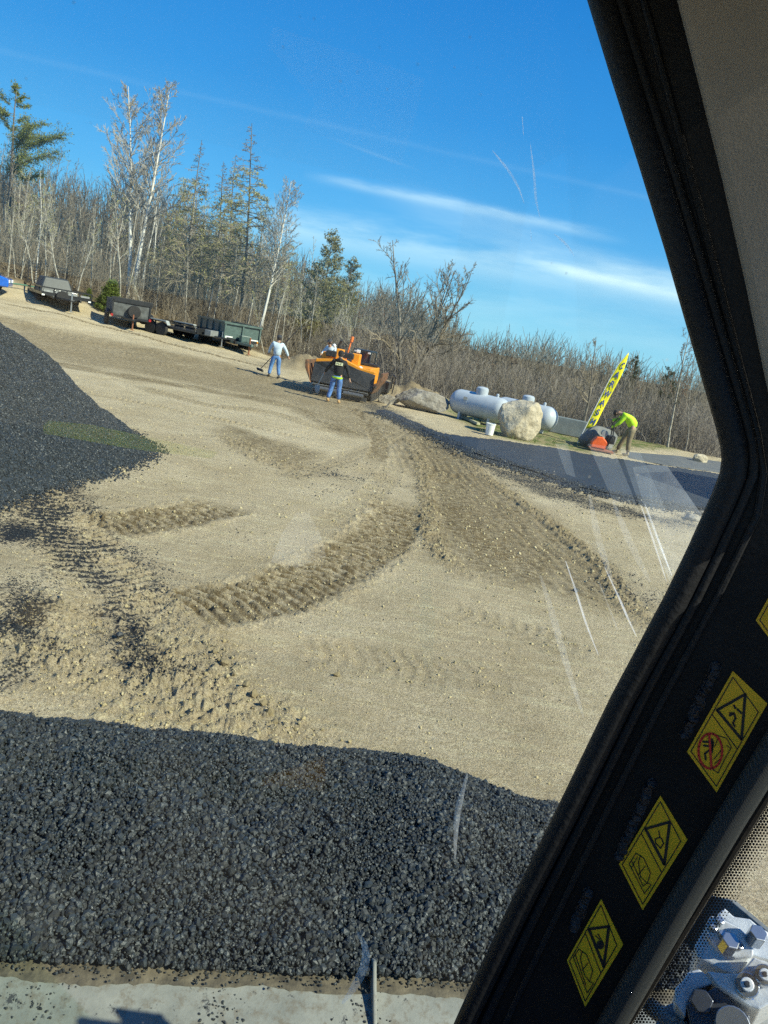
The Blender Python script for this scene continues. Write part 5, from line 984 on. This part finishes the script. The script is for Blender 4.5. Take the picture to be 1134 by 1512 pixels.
# ------------------------------------------------------------------ the loader's cab
nW = e1*.6+e2*.8; CA = 1.0
LI = Matrix.Rotation(-LY, 4, 'Z')
def onA(x, y, off=0.):
    d = ray(x, y); return E0+d*((CA+off)/float(d @ nW))
def loc(p): return LI @ Vector(p)
def polyA(name, pts, off, thick, mt, parent, bevel=0.):
    m = MB(); P = [loc(onA(a, b, off)) for a, b in pts]; v = LI @ Vector(nW*thick); m.prism(P, v); return m.build(name, mt, parent, bevel=bevel)
def strokes(m, lines, off, w):
    """ink lines: thin quads on the decal plane"""
    for P in lines:
        for a, b in zip(P[:-1], P[1:]):
            dx, dy = b[0]-a[0], b[1]-a[1]; l = math.hypot(dx, dy) or 1; nx, ny = -dy/l*w/2, dx/l*w/2; ex, ey = dx/l*w*.3, dy/l*w*.3
            m._add([loc(onA(*q, off)) for q in ((a[0]+nx-ex, a[1]+ny-ey), (b[0]+nx+ex, b[1]+ny+ey), (b[0]-nx+ex, b[1]-ny+ey), (a[0]-nx-ex, a[1]-ny-ey))], [(0, 1, 2, 3)])
def build_cab():
    BK_ = mat('cab_black_paint', (.0055, .0055, .0055), .5, spec=.25, bump=.08, bs=140, var=.3, vs=9); SEAL = mat('window_rubber', (.008, .009, .010), .55, bump=.15, bs=120, spec=.3); LIN = mat('headliner_plastic', (.27, .245, .20), .75, bump=.03, bs=300, var=.04)
    L0 = [(845, -110), (868, -8), (904, 110), (944, 235), (984, 365), (1014, 470), (1040, 560), (1058, 622), (1066, 655), (1068, 678), (1064, 702), (1050, 738), (1015, 815), (981, 885), (900, 1035), (812, 1215), (750, 1338), (680, 1485), (610, 1640)]
    pil = polyA('window_pillar', [(x+6, y) for x, y in L0]+[(845, 1680), (935, 1512), (1035, 1350), (1134, 1190), (1300, 930), (1460, 700), (1500, 200), (1400, -200), (985, -160)], 0, .07, BK_, loader, .006)
    # rubber seal in two lips
    for nm, o, r, off in (('glass_seal', 19, .0155, -.004), ('seal_lip', 47, .0065, -.004)):
        m = MB(); m.tube([loc(onA(x+o*(1 if k > 9 else .95), y, off)) for k, (x, y) in enumerate(L0)], r, 10); m.build(nm, SEAL, pil, True)
    m = MB(); m.tube([loc(onA(x, y, -.002)) for x, y in ((925, -120), (948, -8), (985, 130), (1028, 290), (1062, 420), (1092, 540), (1118, 640), (1127, 700), (1118, 760), (1060, 880), (975, 1040), (890, 1210), (760, 1480), (700, 1620))], .0045, 8); m.build('trim_bead', SEAL, pil, True)
    # headliner panel nearer the eye
    polyA('roof_trim_panel', [(976, -120), (998, -5), (1030, 120), (1065, 262), (1097, 405), (1121, 520), (1138, 600), (1165, 690), (1420, 690), (1500, 100), (1380, -180)], -.035, .03, LIN, loader, .010)
    # woven trim strip along the side window
    t = NT('woven_trim'); wv = t.N.new('ShaderNodeTexWave'); wv.inputs['Scale'].default_value = 260; t.L.new(t.tc, wv.inputs['Vector']); t.L.new(t.mix(wv.outputs['Fac'], (.009, .012, .012), (.026, .032, .032)), t.p.inputs['Base Color']); t.p.inputs['Roughness'].default_value = .7; t.bump(wv.outputs['Fac'], .5, .002)
    m = MB(); m.tube([loc(onA(x, y, -.003)) for x, y in ((1322, 800), (1222, 975), (1156, 1085), (1082, 1205), (1000, 1345), (920, 1485), (845, 1620))], .017, 14); m.build('side_seal', t.m, pil, True)
    m = MB(); m.tube([loc(onA(x-21, y, -.003)) for x, y in ((1322, 800), (1222, 975), (1156, 1085), (1082, 1205), (1000, 1345), (920, 1485), (845, 1620))], .004, 6); m.build('seal_lip', SEAL, pil, True)
    # weld beads beside the decals
    wm = mat('painted_weld', (.010, .011, .014), .4, bump=.9, bs=90)
    r = random.Random(3)
    for a, b in (((1058, 985), (1012, 1085)), ((962, 1158), (915, 1265)), ((868, 1318), (848, 1372))):
        m = MB(); n = 14
        for k in range(n):
            f = k/(n-1); p = loc(onA(a[0]+(b[0]-a[0])*f+r.uniform(-2, 2), a[1]+(b[1]-a[1])*f, -.002)); m.lathe([(.001, -.006), (.0068, -.002), (.0075, .003), (.001, .007)], tuple(p), 'Y', n=8)
        m.build('weld_bead', wm, pil, True)
    # decals
    DY = mat('decal_yellow', (.72, .41, .012), .45, var=.04, vs=20); INK = mat('decal_ink', (.012, .012, .012), .5); RED = mat('decal_red', (.55, .03, .02), .5)
    def decal(A, B, C_, D, label, ink, wink, red=None, tri=None, blob=None, thin=None):
        """A left, B top, C right, D bottom corners"""
        o = polyA('warning_decal', [A, B, C_, D], -.0012, .0012, DY, loader); o['label'] = label
        def P(s, t_): return (A[0]+(B[0]-A[0])*t_+(D[0]-A[0])*s, A[1]+(B[1]-A[1])*t_+(D[1]-A[1])*s)
        m = MB(); e, g = .07, .04; strokes(m, [[P(e, g), P(e, 1-g), P(1-e, 1-g), P(1-e, g), P(e, g)], [P(e, .5), P(1-e, .5)]], -.0016, 1.5); m.build('border', INK, o)
        m = MB(); cx = sum(q[0] for q in tri)/3; cy = sum(q[1] for q in tri)/3; T = [(cx+(x-cx)*1.0, cy+(y-cy)*1.0) for x, y in tri]; strokes(m, [T+[T[0]]], -.0018, 4.2); m.build('triangle', INK, o)
        m = MB(); strokes(m, ink, -.0018, wink)
        if blob: m._add([loc(onA(blob[0]+blob[2]*math.cos(a), blob[1]+blob[2]*1.25*math.sin(a), -.0018)) for a in np.linspace(0, 2*math.pi, 16, endpoint=False)], [tuple(range(16))])
        m.build('pictogram', INK, o)
        if thin: m = MB(); strokes(m, thin, -.0018, 1.3); m.build('outline_drawing', INK, o)
        if red: m = MB(); strokes(m, red, -.002, 3.4); m.build('prohibition_ring', RED, o)
    c1 = lambda *q: [(1000+x/6.87, 960+y/6.87) for x, y in q]; c7 = lambda *q: [(820+x/4.448, 1160+y/4.448) for x, y in q]
    ring = [(1048.8+17.5*math.cos(a), 1109+26*math.sin(a)) for a in np.linspace(0, 2*math.pi, 25)]
    decal((1014.5, 1110), (1082, 991), (1133, 1039), (1058, 1170), 'yellow decal with a falling figure in a triangle above a red no-entry ring',
          [c1((575, 640), (592, 690), (565, 740), (585, 775)), c1((530, 640), (575, 640)), c1((530, 665), (560, 650)), c1((575, 560), (590, 590)), c1((610, 600), (650, 640)), c1((262, 930), (312, 930)), c1((268, 968), (312, 975)), c1((352, 905), (356, 960), (345, 1020)), c1((365, 930), (350, 1040)), c1((320, 1020), (280, 1050), (290, 1110))], 3.0,
          [ring, c1((325, 860), (335, 1020), (348, 1200))], c1((405, 608), (690, 447), (652, 905)), None, [c1((390, 860), (500, 895), (550, 985), (480, 1110), (415, 1245), (360, 1212)), c1((500, 970), (540, 995)), c1((370, 1110), (450, 1010), (460, 1080), (380, 1150)), c1((380, 980), (410, 900))])
    decal((914, 1276), (975, 1175), (1015, 1240), (949, 1344), 'yellow decal with a pointing hand in a triangle above a drawing of a bucket',
          [c7((680, 298), (686, 340)), c7((686, 340), (655, 352), (660, 378), (690, 412), (710, 382), (700, 350), (686, 340))], 1.8, None, [(953, 1224), (989, 1213.6), (981, 1276.5)], None,
          [c7((485, 515), (530, 445), (560, 462), (582, 480), (625, 575), (605, 640), (630, 650), (585, 710), (485, 515)), c7((545, 585), (590, 530)), c7((500, 490), (575, 660)), c7((540, 468), (500, 540)), c7((575, 660), (605, 640)), c7((560, 462), (545, 500), (560, 600), (600, 640))])
    decal((837, 1418), (887.5, 1328), (920, 1395), (864, 1487), 'yellow decal with a round black symbol in a triangle above a drawing of a bucket',
          [c7((262, 985), (290, 1010)), c7((280, 975), (300, 1010))], 1.6, None, [(869.5, 1372), (899, 1368), (891.5, 1427.5)], (886.5, 1395, 5.6),
          [c7((118, 1130), (155, 1072), (175, 1090), (205, 1110), (245, 1215), (225, 1290), (250, 1300), (210, 1362), (118, 1130)), c7((175, 1215), (215, 1165)), c7((130, 1110), (200, 1310)), c7((175, 1090), (165, 1140), (190, 1240), (225, 1290))])
    decal((1116, 916), (1180, 802), (1236, 855), (1161, 976), 'yellow decal at the right edge, only its corner in view', [[(1165, 850), (1175, 880)]], 2, None, [(1155, 860), (1196, 836), (1190, 900)], None, [[(1140, 915), (1150, 900), (1165, 925), (1150, 945)]])
    # side window with dotted frit edge
    fd = MB(); a = np.array([1150., 1166]); b = np.array([915., 1546]); d = (b-a)/np.linalg.norm(b-a); nn = np.array([d[1]*-1, d[0]]) ; nn = nn if nn[0] > 0 else -nn; L = np.linalg.norm(b-a); st = 4.9
    for i in range(int(L/st)):
        for j in range(-1, 8):
            c = a+d*(i+.5*(j % 2))*st+nn*(j*4.3+2); rr = 2.55*(1-.085*max(j, 0))
            fd._add([loc(onA(c[0]+rr*math.cos(q), c[1]+rr*math.sin(q), .075)) for q in np.linspace(0, 2*math.pi, 6, endpoint=False)], [(0, 1, 2, 3, 4, 5)])
    sw = NT('clean_glass'); tr = sw.N.new('ShaderNodeBsdfTransparent'); tr.inputs[0].default_value = (.95, .98, .98, 1); gl = sw.N.new('ShaderNodeBsdfGlossy'); gl.inputs['Roughness'].default_value = .02; mx = sw.N.new('ShaderNodeMixShader'); mx.inputs[0].default_value = .025
    sw.L.new(tr.outputs[0], mx.inputs[1]); sw.L.new(gl.outputs[0], mx.inputs[2]); sw.L.new(mx.outputs[0], sw.out.inputs[0])
    swo = polyA('side_window', [(1120, 1190), (1250, 1010), (1420, 1200), (1300, 1700), (840, 1700), (925, 1512)], .08, .005, sw.m, loader); fd.build('dotted_frit', mat('frit_black', (.01, .01, .01), .5), swo)
    # windscreen
    gm = NT('dusty_glass'); tr = gm.N.new('ShaderNodeBsdfTransparent'); tr.inputs[0].default_value = (.93, .965, .93, 1); gl = gm.N.new('ShaderNodeBsdfGlossy'); gl.inputs['Roughness'].default_value = .02; df = gm.N.new('ShaderNodeBsdfDiffuse'); df.inputs[0].default_value = (.45, .43, .40, 1)
    m1 = gm.N.new('ShaderNodeMixShader'); m1.inputs[0].default_value = .02; gm.L.new(tr.outputs[0], m1.inputs[1]); gm.L.new(gl.outputs[0], m1.inputs[2])
    v = gm.voro(38); sp = gm.m_('MULTIPLY', gm.rng(v, .05, .11, 1, 0), gm.rng(gm.noise(7, 3), .5, .6, 0, .22)); dust = gm.m_('ADD', gm.m_('MULTIPLY', gm.rng(gm.noise(5, 6, .7), .4, .75), .022), sp, clamp=True)
    m2 = gm.N.new('ShaderNodeMixShader'); gm.L.new(dust, m2.inputs[0]); gm.L.new(m1.outputs[0], m2.inputs[1]); gm.L.new(df.outputs[0], m2.inputs[2]); gm.L.new(m2.outputs[0], gm.out.inputs[0])
    m = MB(); V0 = 1.06; m.box((-.15, V0, CH-.38), (1.80, .005, 2.0)); ws = m.build('windscreen', gm.m, loader)
    def onG(x, y, k=.006):
        q = ray(x, y); return loc(E0+q*((V0-k)/float(q @ e2)))
    def smear_or_reflection(name, col, al, polys, sc=30, lo=.35, hi=.65, w=None):  # translucent sheets on the glass: scratches, streaks and painted-in reflections
        t = NT(name+'_overlay'); tr = t.N.new('ShaderNodeBsdfTransparent'); d1 = t.N.new('ShaderNodeBsdfDiffuse'); d1.inputs[0].default_value = (*col, 1); d2 = t.N.new('ShaderNodeBsdfTranslucent'); d2.inputs[0].default_value = (*col, 1)
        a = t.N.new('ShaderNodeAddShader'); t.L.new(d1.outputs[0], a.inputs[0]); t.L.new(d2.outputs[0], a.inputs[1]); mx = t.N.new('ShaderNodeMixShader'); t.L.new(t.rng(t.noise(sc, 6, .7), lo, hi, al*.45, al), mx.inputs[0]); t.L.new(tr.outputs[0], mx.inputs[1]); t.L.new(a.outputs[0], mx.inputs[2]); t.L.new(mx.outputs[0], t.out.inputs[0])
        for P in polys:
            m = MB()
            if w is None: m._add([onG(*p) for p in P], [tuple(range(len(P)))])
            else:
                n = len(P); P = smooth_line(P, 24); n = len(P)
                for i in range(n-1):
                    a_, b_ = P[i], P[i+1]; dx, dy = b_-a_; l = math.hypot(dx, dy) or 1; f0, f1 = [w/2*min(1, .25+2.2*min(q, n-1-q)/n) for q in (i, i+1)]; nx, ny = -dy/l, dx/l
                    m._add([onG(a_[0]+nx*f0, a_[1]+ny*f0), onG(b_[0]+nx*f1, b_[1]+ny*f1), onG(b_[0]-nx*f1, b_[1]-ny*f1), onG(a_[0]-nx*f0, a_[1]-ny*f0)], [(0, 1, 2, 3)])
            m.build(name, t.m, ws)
    smear_or_reflection('scratch', (.95, 1, 1), .6, [[(727, 222), (740, 238), (753, 255), (766, 278), (774, 301)], [(771, 172), (773, 200)], [(783, 338), (785, 356)], [(818, 345), (835, 360), (848, 378)], [(783, 212), (789, 262), (791, 292), (797, 320)]], w=3.6)
    smear_or_reflection('scratch', (.9, .95, 1), .38, [[(835, 828), (850, 872), (866, 922), (884, 968)], [(893, 838), (915, 885), (928, 915), (940, 940)], [(946, 745), (962, 790), (984, 858)], [(953, 745), (970, 792), (992, 850)]], w=3)
    smear_or_reflection('streak_and_reflection', (.85, .9, .92), .10, [[(798, 850), (815, 905), (838, 985), (862, 1060)], [(905, 740), (930, 800), (960, 860)], [(885, 860), (912, 930)], [(870, 730), (885, 800), (905, 860)]], w=10)
    smear_or_reflection('streak_and_reflection', (.85, .93, .95), .15, [[(934, 690), (960, 686), (985, 688), (1040, 765), (1026, 800), (1006, 830), (988, 858), (974, 820), (958, 770)]], 9, .4, .7)  # broad reflected light band, painted as a pale translucent sheet
    smear_or_reflection('streak_and_reflection', (.8, .9, .95), .065, [[(868, 655), (905, 660), (940, 745), (906, 742)], [(915, 662), (945, 668), (985, 755), (945, 748)], [(820, 655), (838, 655), (850, 705), (836, 700)]], 6)  # fainter reflected bands, painted onto the glass the same way
    smear_or_reflection('tint_patch', (.85, .85, .8), .09, [[(438, 756), (455, 757), (472, 785), (482, 822), (440, 838), (400, 830), (415, 790)]], 6); smear_or_reflection('tint_patch', (.80, .68, .35), .14, [[(624, 842), (630, 842), (642, 905), (640, 985), (626, 985), (618, 930)]], 10)  # one pale and one tan tint on the glass
    smear_or_reflection('painted_yellow_reflection', (.75, .66, .05), .24, [[(64, 628), (72, 621), (140, 628), (205, 642), (262, 655), (322, 668), (312, 677), (250, 670), (190, 662), (100, 646), (64, 640)]], 40, .3, .7)  # reflection of something yellow, painted as a translucent strip
    smear_or_reflection('painted_reflection_patch', (.55, .7, .85), .075, [[(404, 38), (628, 116), (612, 180), (592, 246), (448, 190), (466, 150), (394, 66)]], 4)  # windscreen reflection in front of the sky, painted as a faint bluish sheet
    smear_or_reflection('pale_curve', (.75, .8, .8), .26, [[(527, 1375), (540, 1402), (536, 1432), (520, 1462), (505, 1482)]], 18, w=13); smear_or_reflection('pale_curve', (.7, .75, .75), .22, [[(690, 1143), (680, 1180), (674, 1215), (672, 1268)]], 18, w=9)  # two pale translucent curves on the glass
    # cab shell out of view: roof, rear, far side, floor, seat
    m = MB(); m.box((-.25, .0, CH+.60), (1.9, 2.1, .09)); m.build('cab_roof', LIN, loader, bevel=.03)
    m = MB(); m.box((-1.15, .98, CH-.3), (.09, .12, 1.8)); m.box((-1.15, -.95, CH-.3), (.09, .12, 1.8)); m.box((.68, -.75, CH-.3), (.10, .55, 1.8)); m.build('cab_posts', BK_, loader, bevel=.015)
    m = MB(); m.box((-.23, -1.0, CH-.95), (1.9, .08, .7)); m.box((-1.15, 0, CH-1.05), (.06, 1.9, .55)); m.box((.70, -.1, CH-1.25), (.06, 1.6, .4)); m.build('cab_lower_panels', BK_, loader, bevel=.01)
    m = MB(); m.box((-.23, 0, CH-1.5), (1.85, 2.0, .08)); m.build('cab_floor', DSTEEL, loader); m = MB(); m.box((-.25, -.4, CH-.85), (.52, .52, .14)); m.box((-.25, -.68, CH-.45), (.52, .14, .75)); m.box((-.25, -.4, CH-1.2), (.35, .35, .55)); m.build('driver_seat', mat('seat_cloth', (.05, .05, .055), .9), loader, bevel=.04)
    YM = mat('machine_yellow', (.62, .38, .03), .45); m = MB(); m.box((-.2, -1.6, 1.0), (1.5, 3.2, .7)); m.box((-.2, .8, .85), (.9, 1.2, .45)); m.build('chassis', YM, loader, bevel=.05)
    for u in (-1.05, .68):
        for v_ in (.55, -2.2): wheel(loader, (u, v_, .55), .55, .42, rim=YM)
    for u in (-.65, .25): m = MB(); m.tube([(u, .9, 1.15), (u, 1.35, .82), (u, 1.72, .45)], [.10, .10, .09], 4); m.build('lift_arm', YM, loader)
build_cab()
def build_valve():
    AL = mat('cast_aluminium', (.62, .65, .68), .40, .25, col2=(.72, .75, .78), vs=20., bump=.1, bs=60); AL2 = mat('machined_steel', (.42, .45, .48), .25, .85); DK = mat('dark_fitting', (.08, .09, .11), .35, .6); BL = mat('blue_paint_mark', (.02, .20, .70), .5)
    T = 1.55; s = T/CF; P = lambda x, y, k=0.: loc(E0+ray(x, y)*(T+k)); q8 = lambda x, y, k=0.: P(940+x/5.845, 1300+y/5.845, k)
    root = empty('hydraulic_block', P(1062, 1440, .05)); root.parent = loader; root.name = 'hydraulic_block'; inv = Matrix.Translation(-Vector(root.location)); fwd_ = (LI @ Vector(ray(1062, 1440)))
    def slab(name, pts, k0, k1, mt, bev=.006):
        bev = .0025
        m = MB(); m.M = inv; a = [q8(x, y, k0) for x, y in pts]; b = [q8(x, y, k0)+fwd_*(k1-k0)+Vector((0, 0, -.5))*(k1-k0) for x, y in pts]; n = len(pts); m._add(a+b, [tuple(range(n)), tuple(range(2*n-1, n-1, -1))]+[(i, (i+1) % n, n+(i+1) % n, n+i) for i in range(n)]); return m.build(name, mt, root, bevel=bev)
    slab('top_face', [(598, 380), (640, 300), (740, 330), (880, 400), (1010, 520), (1010, 650), (850, 672), (700, 610), (600, 480)], -.03, .06, AL, .008)
    slab('front_face', [(500, 560), (590, 400), (720, 590), (850, 680), (1010, 645), (880, 790), (840, 810), (680, 740), (520, 660)], -.02, .07, AL, .006)
    slab('rear_housing', [(690, 300), (760, 235), (840, 310), (980, 330), (1060, 400), (1134, 440), (1200, 700), (1000, 640), (860, 400)], .05, .14, AL, .012)
    slab('port_plate', [(600, 780), (760, 800), (890, 800), (1010, 660), (1100, 690), (1260, 760), (1260, 1000), (1060, 1115), (980, 1080), (700, 905)], -.04, .05, AL, .008)
    slab('side_casting', [(330, 930), (400, 860), (440, 790), (540, 760), (680, 880), (500, 950), (440, 1060), (420, 1180), (330, 1060)], -.02, .06, AL, .010)
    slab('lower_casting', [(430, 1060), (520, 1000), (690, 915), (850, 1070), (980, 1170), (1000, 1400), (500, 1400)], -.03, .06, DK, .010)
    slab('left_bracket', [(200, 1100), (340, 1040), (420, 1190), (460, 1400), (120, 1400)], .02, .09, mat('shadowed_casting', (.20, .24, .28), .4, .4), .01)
    def disc(name, x, y, r, h, mt, n=6, ax=None, k=-.03):
        c = q8(x, y, k); a = (ax or Vector((-.1, -.35, .93))).normalized(); m = MB(); m.M = inv; rr = r/5.845*s; m.cyl(c-a*.004, c+a*h, rr, rr*.97, n=n); return m.build(name, mt, root, bevel=.0015)
    up = Vector((-.1, -.35, .93)); fr = (-fwd_+Vector((0, 0, .2))).normalized()
    disc('hex_bolt', 775, 575, 62, .022, AL2); disc('hex_bolt', 1010, 510, 62, .022, AL2)
    for x, y in ((715, 355), (660, 410), (735, 470), (880, 570)): disc('plug', x, y, 28, .006, AL2, 14)
    for x, y, r in ((945, 915, 78), (1095, 830, 66)):
        disc('port_boss', x, y, r, .020, AL2, 20, fr, -.045); disc('port_ring', x, y, r*.55, .026, AL, 16, fr, -.045); disc('port_socket', x, y, r*.28, .028, DK, 8, fr, -.046)
    disc('hose_fitting', 560, 1050, 75, .02, DK, 6, fr, -.035); disc('hose_fitting', 820, 1260, 110, .03, AL2, 20, fr, -.035)
    m = MB(); m.M = inv; m._add([q8(*p, -.052) for p in ((985, 1020), (1025, 950), (1048, 962), (1005, 1032))], [(0, 1, 2, 3)]); m.build('paint_mark', BL, root)
    m = MB(); m.M = inv; m.tube([q8(120, 1090, .05), q8(200, 1150, .03), q8(300, 1230, .02), q8(420, 1300, .0), q8(520, 1420, .0)], .014, 12); m.build('hose', mat('hose_grey', (.16, .17, .18), .45, .3, bump=.8, bs=200), root, True)
build_valve()
print('p5 ok')
